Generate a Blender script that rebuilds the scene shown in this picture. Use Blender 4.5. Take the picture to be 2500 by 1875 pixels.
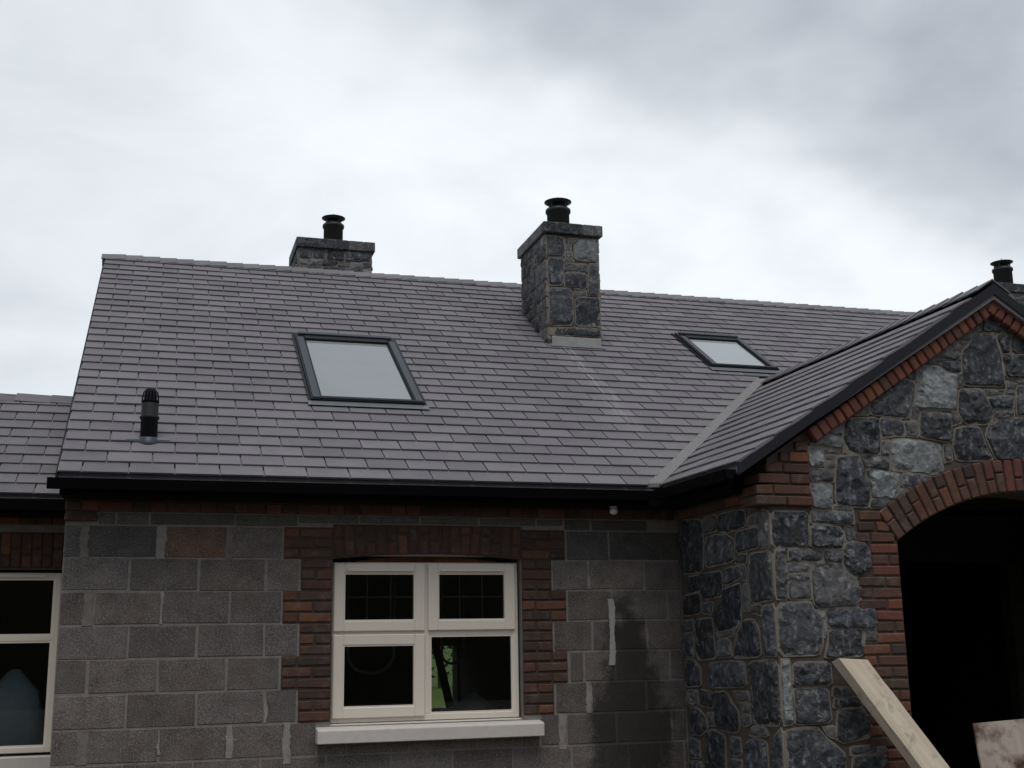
import bpy, bmesh, math, random
from mathutils import Vector, Matrix, noise as mnoise
from mathutils.geometry import delaunay_2d_cdt
random.seed(7)
sc = bpy.context.scene
for ob in list(bpy.data.objects):
    bpy.data.objects.remove(ob)

# ------------------------------------------------------------------ camera
def cam_axes(yaw, pitch, roll):
    cy, sy, cp, sp = math.cos(yaw), math.sin(yaw), math.cos(pitch), math.sin(pitch)
    fwd = Vector((sy*cp, cy*cp, sp)); right = Vector((cy, -sy, 0)); up = right.cross(fwd)
    r = math.cos(roll)*right + math.sin(roll)*up
    u = -math.sin(roll)*right + math.cos(roll)*up
    return r, u, fwd
CAM = Vector((0.579, -8.669, 1.576))
cr, cu, cf = cam_axes(0.2921, 0.2122, -0.0152)
cd = bpy.data.cameras.new('camera'); cam = bpy.data.objects.new('camera', cd)
sc.collection.objects.link(cam)
cam.matrix_world = Matrix(((cr.x, cu.x, -cf.x, CAM.x), (cr.y, cu.y, -cf.y, CAM.y), (cr.z, cu.z, -cf.z, CAM.z), (0, 0, 0, 1)))
cd.sensor_width = 36.0; cd.lens = 2920/2500*36.0; cd.clip_end = 3000; cd.clip_start = 0.05
sc.camera = cam

# ------------------------------------------------------------------ overcast sky
SUN_EL, SUN_AZ = math.radians(66), math.radians(186)     # veiled sun behind the viewer
w = bpy.data.worlds.new('World'); sc.world = w; w.use_nodes = True
nt = w.node_tree; nt.nodes.clear()
def N(t, **kw):
    n = nt.nodes.new(t)
    for k, v in kw.items(): setattr(n, k, v)
    return n
def L(a, b): nt.links.new(a, b)
def mth(op, a, b=None, c=None, clamp=False):
    n = N('ShaderNodeMath', operation=op); n.use_clamp = clamp
    for i, v in enumerate((a, b, c)):
        if v is None: continue
        if isinstance(v, (int, float)): n.inputs[i].default_value = v
        else: L(v, n.inputs[i])
    return n.outputs[0]
tc = N('ShaderNodeTexCoord'); sep = N('ShaderNodeSeparateXYZ'); L(tc.outputs['Generated'], sep.inputs[0])
zz = mth('ADD', mth('MAXIMUM', sep.outputs[2], 0.0), 0.32)
cmb = N('ShaderNodeCombineXYZ'); L(mth('DIVIDE', sep.outputs[0], zz), cmb.inputs[0]); L(mth('DIVIDE', sep.outputs[1], zz), cmb.inputs[1])
def wnoise(scale, detail, off, rough=.5, dist=0.0):
    mp = N('ShaderNodeMapping'); mp.inputs['Location'].default_value = off; L(cmb.outputs[0], mp.inputs[0])
    n = N('ShaderNodeTexNoise'); n.inputs['Scale'].default_value = scale; n.inputs['Detail'].default_value = detail
    n.inputs['Roughness'].default_value = rough; n.inputs['Distortion'].default_value = dist
    L(mp.outputs[0], n.inputs['Vector']); return n.outputs['Fac']
big = wnoise(2.2, 4, (3.1, 1.7, 0)); fine = wnoise(6.5, 5, (0.4, 5.2, 0), .45, .3); small = wnoise(4.0, 7, (7.7, 2.2, 0), .55, .5)
# the darker bank of cloud: everything beyond a great circle whose edge wanders with the noise
def pix(x, y): return (cf + cr*((x-1250)/2920) + cu*((937.5-y)/2920)).normalized()
pa, pb = pix(900, -60), pix(2330, 720)
bn = pa.cross(pb).normalized()
if bn.dot(pix(2200, 100)) < 0: bn = -bn
vd = N('ShaderNodeVectorMath', operation='DOT_PRODUCT'); L(tc.outputs['Generated'], vd.inputs[0]); vd.inputs[1].default_value = bn
edge = mth('ADD', vd.outputs['Value'], mth('ADD', mth('MULTIPLY', mth('SUBTRACT', big, .5), .34), mth('MULTIPLY', mth('SUBTRACT', small, .5), .16)))
mr = N('ShaderNodeMapRange', interpolation_type='SMOOTHSTEP'); L(edge, mr.inputs[0]); mr.inputs[1].default_value = -.05; mr.inputs[2].default_value = .11
bank = mr.outputs[0]
# grey to the left of the bright band
pc, pd = pix(420, -60), pix(260, 900)
ln = pc.cross(pd).normalized()
if ln.dot(pix(-300, 400)) < 0: ln = -ln
vd2 = N('ShaderNodeVectorMath', operation='DOT_PRODUCT'); L(tc.outputs['Generated'], vd2.inputs[0]); vd2.inputs[1].default_value = ln
mr2 = N('ShaderNodeMapRange', interpolation_type='SMOOTHSTEP'); L(mth('ADD', vd2.outputs['Value'], mth('MULTIPLY', mth('SUBTRACT', fine, .5), .5)), mr2.inputs[0]); mr2.inputs[1].default_value = -.22; mr2.inputs[2].default_value = .22
val = mth('ADD', mth('SUBTRACT', mth('SUBTRACT', 1.02, mth('MULTIPLY', bank, .42)), mth('MULTIPLY', mr2.outputs[0], .20)),
          mth('ADD', mth('MULTIPLY', mth('SUBTRACT', fine, .5), .30), mth('MULTIPLY', mth('SUBTRACT', small, .5), .34)))
val = mth('MINIMUM', mth('MAXIMUM', val, .42), 1.06)
tint = N('ShaderNodeValToRGB'); tint.color_ramp.elements[0].position = .45; tint.color_ramp.elements[0].color = (.815, .885, 1.0, 1)
tint.color_ramp.elements[1].position = .95; tint.color_ramp.elements[1].color = (.905, .955, 1.0, 1); L(val, tint.inputs[0])
cl = N('ShaderNodeVectorMath', operation='SCALE'); L(tint.outputs[0], cl.inputs[0]); L(val, cl.inputs['Scale'])
sky = N('ShaderNodeTexSky', sky_type='NISHITA'); sky.sun_disc = False; sky.sun_elevation = SUN_EL; sky.sun_rotation = SUN_AZ
skyd = N('ShaderNodeVectorMath', operation='SCALE'); L(sky.outputs[0], skyd.inputs[0]); skyd.inputs['Scale'].default_value = .08
mix = N('ShaderNodeMix', data_type='RGBA'); mix.inputs[0].default_value = .96; L(skyd.outputs[0], mix.inputs[6]); L(cl.outputs[0], mix.inputs[7])
bg = N('ShaderNodeBackground'); L(mix.outputs[2], bg.inputs[0]); bg.inputs[1].default_value = 1.0
wo = N('ShaderNodeOutputWorld'); L(bg.outputs[0], wo.inputs[0])

sd = bpy.data.lights.new('sun', 'SUN'); sd.energy = 1.5; sd.angle = math.radians(35); sd.color = (1, .97, .92)
so = bpy.data.objects.new('sun', sd); sc.collection.objects.link(so); so.location = (-2, -14, 14)
sv = Vector((math.sin(SUN_AZ)*math.cos(SUN_EL), math.cos(SUN_AZ)*math.cos(SUN_EL), math.sin(SUN_EL)))
so.rotation_euler = (-sv).to_track_quat('-Z', 'Y').to_euler()
vs = sc.view_settings; vs.view_transform = 'Standard'; vs.look = 'None'; vs.exposure = 0.0; vs.gamma = 1.0; vs.use_curve_mapping = False

# ------------------------------------------------------------------ measures (metres; ground z = 0, front wall y = 0)
XR, OV, ZE, YD, ZR = 4.541, .26, 2.697, 4.357, 5.684
SL = (ZR-ZE)/(YD+OV); TH = math.atan(SL); CT, ST = math.cos(TH), math.sin(TH)
PY, PQ, XC = -1.46, .10, 6.44
ZP = ZE+SL*(XC-XR+OV); XPR = 2*XC-XR          # porch ridge height, porch right wall
ARC_X, ARC_H, ARC_S, ARC_T = 6.60, 1.09, 2.215, 2.575
XEND = 13.0

# ------------------------------------------------------------------ materials
def material(name): 
    m = bpy.data.materials.new(name); m.use_nodes = True; m.node_tree.nodes.clear(); return m
class MB:
    def __init__(s, name):
        s.m = material(name); s.t = s.m.node_tree
        s.out = s.n('ShaderNodeOutputMaterial'); s.p = s.n('ShaderNodeBsdfPrincipled'); s.l(s.p.outputs[0], s.out.inputs[0])
        s.geo = s.n('ShaderNodeNewGeometry'); s.pos = s.geo.outputs['Position']; s.oi = s.n('ShaderNodeObjectInfo'); s.rnd = s.oi.outputs['Random']
    def n(s, t, **kw):
        n = s.t.nodes.new(t)
        for k, v in kw.items(): setattr(n, k, v)
        return n
    def l(s, a, b): s.t.links.new(a, b)
    def math(s, op, a, b=None, clamp=False):
        n = s.n('ShaderNodeMath', operation=op); n.use_clamp = clamp
        for i, v in enumerate((a, b)):
            if v is None: continue
            if isinstance(v, (int, float)): n.inputs[i].default_value = v
            else: s.l(v, n.inputs[i])
        return n.outputs[0]
    def noise(s, scale, detail=4, rough=.55, stretch=None, dist=0, off=(0, 0, 0)):
        n = s.n('ShaderNodeTexNoise'); n.inputs['Scale'].default_value = scale; n.inputs['Detail'].default_value = detail; n.inputs['Roughness'].default_value = rough; n.inputs['Distortion'].default_value = dist
        mp = s.n('ShaderNodeMapping'); mp.inputs['Location'].default_value = off
        if stretch: mp.inputs['Scale'].default_value = stretch
        s.l(s.pos, mp.inputs[0]); s.l(mp.outputs[0], n.inputs['Vector'])
        return n.outputs['Fac']
    def ramp(s, fac, stops):
        r = s.n('ShaderNodeValToRGB'); e = r.color_ramp.elements
        while len(e) < len(stops): e.new(.5)
        for el, (p, c) in zip(e, stops): el.position = p; el.color = (*c, 1)
        s.l(fac, r.inputs[0]); return r.outputs[0]
    def mix(s, fac, a, b, blend='MIX'):
        n = s.n('ShaderNodeMix', data_type='RGBA', blend_type=blend)
        for i, v in ((0, fac), (6, a), (7, b)):
            if isinstance(v, (int, float)): n.inputs[i].default_value = v
            elif isinstance(v, tuple): n.inputs[i].default_value = (*v, 1)
            else: s.l(v, n.inputs[i])
        return n.outputs[2]
    def vary(s, col, val=.3, hue=0.0, sat=0.0):
        h = s.n('ShaderNodeHueSaturation'); s.l(col, h.inputs['Color'])
        s.l(s.math('ADD', s.math('MULTIPLY', s.math('SUBTRACT', s.rnd, .5), val), 1.0), h.inputs['Value'])
        r2 = s.math('FRACT', s.math('MULTIPLY', s.rnd, 17.31))
        if hue: s.l(s.math('ADD', s.math('MULTIPLY', s.math('SUBTRACT', r2, .5), hue), .5), h.inputs['Hue'])
        if sat: s.l(s.math('ADD', s.math('MULTIPLY', s.math('SUBTRACT', r2, .5), sat), 1.0), h.inputs['Saturation'])
        return h.outputs[0]
    def bump(s, fac, strength=.4, dist=.004):
        b = s.n('ShaderNodeBump'); b.inputs['Strength'].default_value = strength; b.inputs['Distance'].default_value = dist
        s.l(fac, b.inputs['Height']); s.l(b.outputs[0], s.p.inputs['Normal'])
    def fin(s, col, rough=.85, spec=.3, metal=0.0):
        if isinstance(col, tuple): s.p.inputs['Base Color'].default_value = (*col, 1)
        else: s.l(col, s.p.inputs['Base Color'])
        s.p.inputs['Roughness'].default_value = rough; s.p.inputs['Specular IOR Level'].default_value = spec; s.p.inputs['Metallic'].default_value = metal
        return s.m
def plain(name, col, rough=.5, spec=.4, nz=.12, scale=9, bump=.1, metal=0.0):
    b = MB(name); f = b.noise(scale, 5)
    c = b.mix(f, tuple(x*(1-nz) for x in col), tuple(min(1, x*(1+nz)) for x in col))
    if bump: b.bump(b.noise(scale*12, 3), bump, .002)
    return b.fin(c, rough, spec, metal)
def stain_mask(b):
    """damp run-off below the eave by the porch corner (a wet patch with its own shape)"""
    sx = b.n('ShaderNodeSeparateXYZ'); b.l(b.pos, sx.inputs[0]); x, z = sx.outputs[0], sx.outputs[2]
    nz = b.math('SUBTRACT', b.noise(4.5, 5, .7), .5)
    drop = b.math('MULTIPLY', b.math('SUBTRACT', 2.02, z), 1.0, True)
    cx = b.math('ADD', 4.07, b.math('MULTIPLY', nz, .62))
    wd = b.math('ADD', .03, b.math('MULTIPLY', drop, .30))
    d = b.math('SUBTRACT', wd, b.math('ABSOLUTE', b.math('SUBTRACT', x, cx)))
    m = b.n('ShaderNodeMapRange', interpolation_type='SMOOTHSTEP'); b.l(d, m.inputs[0]); m.inputs[1].default_value = -.07; m.inputs[2].default_value = .10
    front = b.math('LESS_THAN', b.math('ABSOLUTE', sx.outputs[1]), .05)
    return b.math('MULTIPLY', b.math('MULTIPLY', m.outputs[0], b.math('MULTIPLY', drop, 6.0, True)), front)
def m_block(name, tint):
    b = MB(name)
    grain = b.noise(95, 3, .75); pat = b.noise(7, 4); red = b.noise(16, 3, .6, off=(4, 2, 9))
    c = b.ramp(grain, [(.30, (.020, .019, .019)), (.44, (.105, .098, .096)), (.56, (.165, .155, .152)), (.70, (.42, .40, .385))])
    c = b.mix(b.math('MULTIPLY', b.math('SUBTRACT', red, .5, True), 2.2, True), c, (.19, .105, .092))
    c = b.mix(.38, c, b.ramp(pat, [(.3, (.060, .058, .057)), (.7, (.215, .205, .20))]))
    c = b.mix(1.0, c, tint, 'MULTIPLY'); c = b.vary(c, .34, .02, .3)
    c = b.mix(b.math('MULTIPLY', stain_mask(b), .80), c, (.026, .025, .022))
    b.bump(grain, .8, .006); return b.fin(c, .95, .2)
M = {}
M['block'] = m_block('concrete_block', (1.06, 1.01, .965)); M['block_dark'] = m_block('dark_greenish_block', (.74, .78, .74)); M['block_red'] = m_block('rusty_block', (1.10, .82, .68))  # block_dark: darker, greener tint for the top courses
def m_mortar(name, c1, c2, stain=False, bs=.5):
    b = MB(name); c = b.ramp(b.noise(14, 5), [(.3, c1), (.7, c2)]); c = b.mix(.3, c, b.ramp(b.noise(160, 2), [(.35, c1), (.65, c2)]))
    if stain: c = b.mix(b.math('MULTIPLY', stain_mask(b), .78), c, (.032, .030, .026))
    b.bump(b.noise(90, 4), bs, .004); return b.fin(c, .95, .2)
M['mortar'] = m_mortar('block_mortar', (.17, .156, .142), (.275, .255, .235), True)
M['smear'] = m_mortar('mortar_smear', (.14, .125, .113), (.25, .228, .21), True, .9)
M['smear_pale'] = m_mortar('pale_mortar_smear', (.21, .195, .178), (.36, .335, .31), True, .9)
M['pointing'] = m_mortar('stone_pointing', (.175, .158, .134), (.29, .264, .226), bs=.9)
M['joint'] = m_mortar('scored_joint', (.075, .062, .048), (.12, .10, .08))
M['brick_mortar'] = m_mortar('brick_mortar', (.045, .036, .03), (.085, .07, .058))
def m_brick():
    b = MB('clay_brick')
    c = b.ramp(b.rnd, [(0, (.050, .040, .036)), (.18, (.125, .058, .040)), (.36, (.075, .056, .045)), (.55, (.175, .068, .043)), (.75, (.105, .073, .055)), (.9, (.22, .092, .05)), (1, (.27, .105, .055))])
    n2 = b.noise(20, 4, .6); c = b.mix(b.math('MULTIPLY', n2, 1.0), c, (.062, .044, .038))
    c = b.mix(b.math('MULTIPLY', b.math('SUBTRACT', b.noise(11, 5, .7, off=(3, 3, 1)), .52, True), 2.0, True), c, (.24, .17, .14))
    b.bump(b.noise(70, 5, .65), .9, .006); return b.fin(c, .92, .2)
M['brick'] = m_brick()
def m_brick_red():
    b = MB('red_facing_brick')
    c = b.ramp(b.rnd, [(0, (.27, .088, .050)), (.35, (.18, .064, .050)), (.6, (.12, .068, .050)), (.8, (.30, .112, .052)), (1, (.21, .068, .060))])
    c = b.mix(b.math('MULTIPLY', b.noise(24, 4, .6), .95), c, (.075, .048, .040)); b.bump(b.noise(70, 5, .65), .8, .005); return b.fin(c, .92, .2)
M['brick_red'] = m_brick_red()
def m_stone(name, lo, mid, hi, pale):
    b = MB(name)
    n1 = b.noise(11, 7, .68, dist=.9); n2 = b.noise(26, 5, .65, stretch=(1, 1, .6), off=(2, 5, 1))
    c = b.ramp(n1, [(.28, lo), (.5, mid), (.75, hi)])
    c = b.mix(b.math('MULTIPLY', b.math('SUBTRACT', n2, .54, True), pale, True), c, (.36, .375, .39))
    c = b.mix(b.math('MULTIPLY', b.math('SUBTRACT', b.noise(12, 5, .6, off=(8, 1, 3)), .55, True), 2.0, True), c, (.155, .125, .10))
    c = b.vary(c, .45, .02, .5)
    at = b.n('ShaderNodeAttribute', attribute_name='wash'); wn_ = b.noise(30, 5, .7, off=(5, 5, 5))      # pointing mortar smeared over the arrises
    c = b.mix(b.math('MULTIPLY', at.outputs['Fac'], b.math('ADD', b.math('MULTIPLY', wn_, 1.7), -.55, True), True), c, (.20, .182, .155))
    b.bump(b.math('ADD', b.noise(38, 6, .6), b.math('MULTIPLY', n1, 2.0)), .9, .009); return b.fin(c, .72, .35)
M['stone0'] = m_stone('blue_grey_limestone', (.018, .021, .026), (.052, .058, .068), (.15, .16, .172), 3.2)
M['stone1'] = m_stone('pale_limestone', (.085, .092, .096), (.18, .195, .20), (.31, .33, .335), 4.0)
M['stone2'] = m_stone('mid_grey_limestone', (.036, .038, .044), (.095, .096, .10), (.19, .185, .178), 3.4)
M['stone3'] = m_stone('dark_limestone', (.009, .011, .014), (.028, .032, .039), (.095, .102, .112), 2.8)
def m_slate():
    b = MB('fibre_cement_slate')
    c = b.ramp(b.noise(5, 5, .6), [(.3, (.138, .129, .143)), (.7, (.182, .170, .182))])
    c = b.mix(.25, c, b.ramp(b.noise(120, 3, .6), [(.35, (.12, .115, .128)), (.65, (.225, .215, .225))])); c = b.mix(b.math('MULTIPLY', b.math('SUBTRACT', b.noise(1.1, 5, .65, off=(9, 3, 1)), .5, True), 1.2, True), c, (.21, .195, .19)); c = b.vary(c, .27, .045, .6)
    sx = b.n('ShaderNodeSeparateXYZ'); b.l(b.pos, sx.inputs[0])      # pale cement wash that ran down from the front chimney
    st = b.noise(1.0, 4, .7, stretch=(48, 2.2, 2.2)); band = b.math('SUBTRACT', 1.0, b.math('MULTIPLY', b.math('ABSOLUTE', b.math('SUBTRACT', sx.outputs[0], 4.50)), 8.0), True)
    run = b.math('MULTIPLY', b.math('MULTIPLY', b.math('SUBTRACT', sx.outputs[1], .3, True), .8, True), b.math('LESS_THAN', sx.outputs[1], 2.6))
    wash = b.math('MULTIPLY', b.math('MULTIPLY', b.math('MULTIPLY', b.math('SUBTRACT', st, .51, True), 9.0, True), band), run)
    c = b.mix(b.math('MULTIPLY', wash, .8), c, (.5, .49, .48))
    b.bump(b.noise(140, 3), .25, .002); return b.fin(c, .62, .35)
M['slate'] = m_slate()
M['black'] = plain('black_upvc', (.004, .004, .005), .75, .06, .1)
M['barge'] = plain('black_bargeboard', (.012, .012, .016), .5, .3, .1)
M['soffit'] = plain('dark_soffit_board', (.008, .007, .0065), .8, .1)
M['frame'] = plain('cream_upvc', (.82, .75, .645), .38, .45, .03, 6, .03)
M['seal'] = plain('grey_gasket', (.12, .115, .11), .7, .3)
M['sill'] = plain('precast_concrete', (.62, .58, .545), .85, .25, .12, 22, .35)
M['alu'] = plain('dark_grey_aluminium', (.009, .010, .013), .45, .25, .12, 6, .04, 0.0)
M['alu_mid'] = plain('grey_aluminium_cover', (.052, .059, .072), .42, .4, .12, 6, .04, .2)
M['alu_light'] = plain('grey_aluminium_flashing', (.17, .182, .20), .42, .5, .15, 7, .1, .3)
M['lead'] = plain('lead_sheet', (.17, .175, .175), .55, .45, .35, 13, .4, .1)
M['lead_pale'] = plain('pale_weathered_lead', (.33, .335, .325), .6, .4, .4, 16, .5, .05)
M['pot'] = plain('black_steel_flue', (.018, .022, .024), .5, .4, .25, 8, .1)
M['pipe'] = plain('dark_grey_plastic', (.014, .016, .018), .6, .2, .2, 9, .1)
M['valley'] = plain('grp_valley', (.21, .20, .197), .7, .3, .15, 12, .2)
M['white'] = plain('white_plastic', (.8, .8, .8), .4, .4, .03, 9, 0)
M['sealant'] = plain('dried_white_sealant', (.40, .385, .37), .9, .2, .35, 45, .9)
M['timber'] = None
def m_timber(name, c1, c2, sc_, grime=0.0):
    b = MB(name); tcn = b.n('ShaderNodeTexCoord'); b.pos = tcn.outputs['Object']
    g = b.noise(sc_, 6, .6, stretch=(1, .06, 1), dist=.4); c = b.ramp(g, [(.3, c1), (.7, c2)])
    c = b.mix(b.math('MULTIPLY', b.math('SUBTRACT', b.noise(9, 6, .7), .54, True), 4.5, True), c, tuple(x*.45 for x in c1))
    if grime: c = b.mix(b.math('MULTIPLY', b.math('SUBTRACT', b.noise(4.2, 4, .6, off=(1.3, 4, 2)), .46, True), grime, True), c, (.085, .045, .035))
    b.bump(g, .35, .003); return b.fin(c, .85, .25)
M['timber'] = m_timber('scaffold_timber', (.50, .42, .32), (.64, .56, .45), 22)
M['timber_dark'] = m_timber('dark_timber', (.035, .028, .022), (.06, .05, .04), 20)
M['packer'] = m_timber('orange_timber', (.16, .06, .02), (.24, .09, .03), 20)
M['ply'] = m_timber('stained_plywood', (.38, .31, .26), (.52, .44, .38), 9, 6.5)
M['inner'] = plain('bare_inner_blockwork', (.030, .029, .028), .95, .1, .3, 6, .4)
M['cable'] = plain('grey_green_cable', (.40, .52, .46), .5, .4)
M['cable2'] = plain('grey_cable', (.34, .33, .37), .5, .4)
M['sheet'] = plain('pale_dust_sheet', (.66, .69, .80), .6, .4, .25, 12, .5)
def m_glass(name, tint, refl):
    b = MB(name); t = b.t
    fr = b.n('ShaderNodeFresnel'); fr.inputs[0].default_value = 1.5
    f = b.math('MULTIPLY', fr.outputs[0], refl, True)
    tr = b.n('ShaderNodeBsdfTransparent'); tr.inputs[0].default_value = (*tint, 1); gl = b.n('ShaderNodeBsdfGlossy'); gl.inputs['Roughness'].default_value = .01
    mx = b.n('ShaderNodeMixShader'); b.l(f, mx.inputs[0]); b.l(tr.outputs[0], mx.inputs[1]); b.l(gl.outputs[0], mx.inputs[2]); b.l(mx.outputs[0], b.out.inputs[0])
    t.nodes.remove(b.p); return b.m
M['glass'] = m_glass('double_glazing', (.80, .84, .82), 1.0)
def m_skyglass(nm, c1, c2):
    b = MB(nm); c = b.mix(b.noise(2.2, 4), c1, c2); b.fin(c, .09, .6); b.p.inputs['Coat Weight'].default_value = .5; b.p.inputs['Coat Roughness'].default_value = .03; return b.m
M['skyglass'] = m_skyglass('rooflight_glass_painted_sky', (.22, .24, .243), (.29, .31, .312)); M['skyglass2'] = m_skyglass('rooflight_glass_painted_sky_bright', (.36, .39, .40), (.44, .47, .475))  # sky reflection put into the base colour, paler for the second pane
def m_ground():
    b = MB('site_ground'); sx = b.n('ShaderNodeSeparateXYZ'); b.l(b.pos, sx.inputs[0])
    g = b.ramp(b.noise(30, 6, .7), [(.3, (.075, .062, .050)), (.7, (.20, .175, .15))])
    gr = b.ramp(b.noise(3, 6, .7), [(.3, (.04, .075, .008)), (.7, (.085, .125, .014))])
    d = b.math('SQRT', b.math('ADD', b.math('POWER', b.math('SUBTRACT', sx.outputs[0], 5), 2.0), b.math('POWER', sx.outputs[1], 2.0)))
    d = b.math('ADD', d, b.math('MULTIPLY', b.noise(.3, 4), 5.0))
    k = b.n('ShaderNodeMapRange'); b.l(d, k.inputs[0]); k.inputs[1].default_value = 13.5; k.inputs[2].default_value = 15; kk = b.math('MULTIPLY', k.outputs[0], b.math('GREATER_THAN', sx.outputs[1], 0.0))
    b.bump(b.noise(25, 5), .6, .03); return b.fin(b.mix(kk, g, gr), .95, .2)
M['ground'] = m_ground()
M['soil'] = plain('added_bank_soil', (.045, .040, .032), .95, .1, .4, 1.5, .5)  # for the unseen bank added to darken the window reflections
M['reflection_blue'] = plain('pale_blue_reflection', (.58, .66, .84), .45, .4, .3, 9, .5)  # blue of a reflection in the wing window, put into the colour
def m_foliage():
    b = MB('hedge_leaves'); c = b.vary(b.ramp(b.noise(3, 4), [(.3, (.020, .042, .012)), (.7, (.055, .095, .026))]), .4, .03); return b.fin(c, .8, .2)
M['leaf'] = m_foliage()

# ------------------------------------------------------------------ mesh helpers
COL = sc.collection
def link(name, me, mat, parent=None, mw=None, kind=None, label=None):
    o = bpy.data.objects.new(name, me); COL.objects.link(o)
    if mat is not None and (len(me.materials) == 0): me.materials.append(mat)
    if parent is not None: o.parent = parent
    if mw is not None: o.matrix_basis = (parent.matrix_basis.inverted() @ mw) if parent is not None else mw
    if kind: o['kind'] = kind
    if label: o['label'] = label
    return o
def mesh(name, V, F, smooth=False):
    me = bpy.data.meshes.new(name); me.from_pydata([tuple(v) for v in V], [], F); me.update()
    bm = bmesh.new(); bm.from_mesh(me); bmesh.ops.recalc_face_normals(bm, faces=bm.faces); bm.to_mesh(me); bm.free()
    if smooth:
        for p in me.polygons: p.use_smooth = True
    return me
def box_data(x0, x1, y0, y1, z0, z1):
    V = [(x, y, z) for x in (x0, x1) for y in (y0, y1) for z in (z0, z1)]
    F = [(0, 1, 3, 2), (4, 6, 7, 5), (0, 4, 5, 1), (2, 3, 7, 6), (0, 2, 6, 4), (1, 5, 7, 3)]
    return V, F
def bevelled(me, w, seg=1):
    bm = bmesh.new(); bm.from_mesh(me); bmesh.ops.bevel(bm, geom=list(bm.edges), offset=w, segments=seg, affect='EDGES', profile=.5); bm.to_mesh(me); bm.free(); return me
def box(name, x0, x1, y0, y1, z0, z1, mat, parent, bev=0.0, **kw):
    me = mesh(name, *box_data(x0, x1, y0, y1, z0, z1))
    if bev: bevelled(me, bev)
    return link(name, me, mat, parent, **kw)
def join_boxes(name, boxes, mat, parent, bev=0.0, **kw):
    V, F = [], []
    for b in boxes:
        v, f = box_data(*b); k = len(V); V += v; F += [tuple(i+k for i in q) for q in f]
    me = mesh(name, V, F)
    if bev: bevelled(me, bev)
    return link(name, me, mat, parent, **kw)
def prism(poly, axis_fn, d0, d1):
    """polygon in wall coordinates -> closed prism; axis_fn(u, w, d) gives the point"""
    n = len(poly); V = [axis_fn(u, w_, d0) for u, w_ in poly]+[axis_fn(u, w_, d1) for u, w_ in poly]
    F = [tuple(range(n)), tuple(range(n, 2*n))]+[(i, (i+1) % n, n+(i+1) % n, n+i) for i in range(n)]
    return V, F
def lathe(prof, n=24, cx=0, cy=0, z0=0):
    V, F = [], []
    for r, z in prof:
        for i in range(n):
            a = 2*math.pi*i/n; V.append((cx+r*math.cos(a), cy+r*math.sin(a), z0+z))
    for j in range(len(prof)-1):
        for i in range(n):
            F.append((j*n+i, j*n+(i+1) % n, (j+1)*n+(i+1) % n, (j+1)*n+i))
    F.append(tuple(range(n))); F.append(tuple(range((len(prof)-1)*n, len(prof)*n)))
    return V, F
def tube(pts, r, n=8):
    V, F = [], []
    for i, p in enumerate(pts):
        p = Vector(p); t = (Vector(pts[min(i+1, len(pts)-1)])-Vector(pts[max(i-1, 0)])).normalized()
        a = t.cross(Vector((.3, .2, 1))).normalized(); b_ = t.cross(a)
        for k in range(n):
            an = 2*math.pi*k/n; V.append(tuple(p+r*(math.cos(an)*a+math.sin(an)*b_)))
    for j in range(len(pts)-1):
        for k in range(n): F.append((j*n+k, j*n+(k+1) % n, (j+1)*n+(k+1) % n, (j+1)*n+k))
    F += [tuple(range(n)), tuple(range((len(pts)-1)*n, len(pts)*n))]
    return V, F
def thing(name, label, cat, loc=(0, 0, 0), group=None):
    o = bpy.data.objects.new(name, None); COL.objects.link(o); o.location = loc; o['label'] = label; o['category'] = cat; o.empty_display_size = .2
    if group: o['group'] = group
    return o
def tag(o, label, cat, group=None):
    o['label'] = label; o['category'] = cat
    if group: o['group'] = group
    return o

# bricks and blocks: chamfered boxes with slightly uneven corners, mesh shared between alike pieces
_cache = {}
def piece_mesh(kind, w_, d_, h_, bev, jit):
    key = (kind, round(w_, 3), round(d_, 3), round(h_, 3), random.randrange(3))
    if key not in _cache:
        V, F = box_data(-w_/2, w_/2, -d_/2, d_/2, -h_/2, h_/2)
        V = [(x+random.uniform(-jit, jit), y+random.uniform(-jit, jit)*.5, z+random.uniform(-jit, jit)) for x, y, z in V]
        me = mesh(kind, V, F); bevelled(me, bev); _cache[key] = me
    return _cache[key]
def piece(kind, parent, c, size, mat, rot=None, bev=.006, jit=.0025):
    me = piece_mesh(kind, size[0], size[1], size[2], bev, jit)
    if len(me.materials) == 0: me.materials.append(None)
    o = bpy.data.objects.new(kind, me); COL.objects.link(o); o.parent = parent
    mw = Matrix.Translation(c)
    if rot is not None: mw = mw @ rot
    mw = mw @ Matrix.Rotation(random.uniform(-.006, .006), 4, 'Y') @ Matrix.Rotation(random.uniform(-.01, .01), 4, 'X')
    o.matrix_world = mw
    o.material_slots[0].link = 'OBJECT'; o.material_slots[0].material = mat
    return o

# ------------------------------------------------------------------ rubble stone: mortar collar and a rough stone in each cell
def inset(poly, d):
    n = len(poly); A = sum(poly[i][0]*poly[(i+1) % n][1]-poly[(i+1) % n][0]*poly[i][1] for i in range(n))
    if A < 0: poly = poly[::-1]
    out = []
    for i in range(n):
        p0, p1, p2 = Vector(poly[i-1]), Vector(poly[i]), Vector(poly[(i+1) % n])
        e1, e2 = (p1-p0), (p2-p1)
        if e1.length < 1e-5 or e2.length < 1e-5: continue
        e1.normalize(); e2.normalize()
        n1, n2 = Vector((-e1.y, e1.x)), Vector((-e2.y, e2.x)); b_ = n1+n2
        if b_.length < .2: b_ = n1
        k = d/max(.5, b_.normalized().dot(n1)); out.append(tuple(p1+b_.normalized()*k))
    return out
def area(poly):
    n = len(poly); return abs(sum(poly[i][0]*poly[(i+1) % n][1]-poly[(i+1) % n][0]*poly[i][1] for i in range(n)))/2
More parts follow.
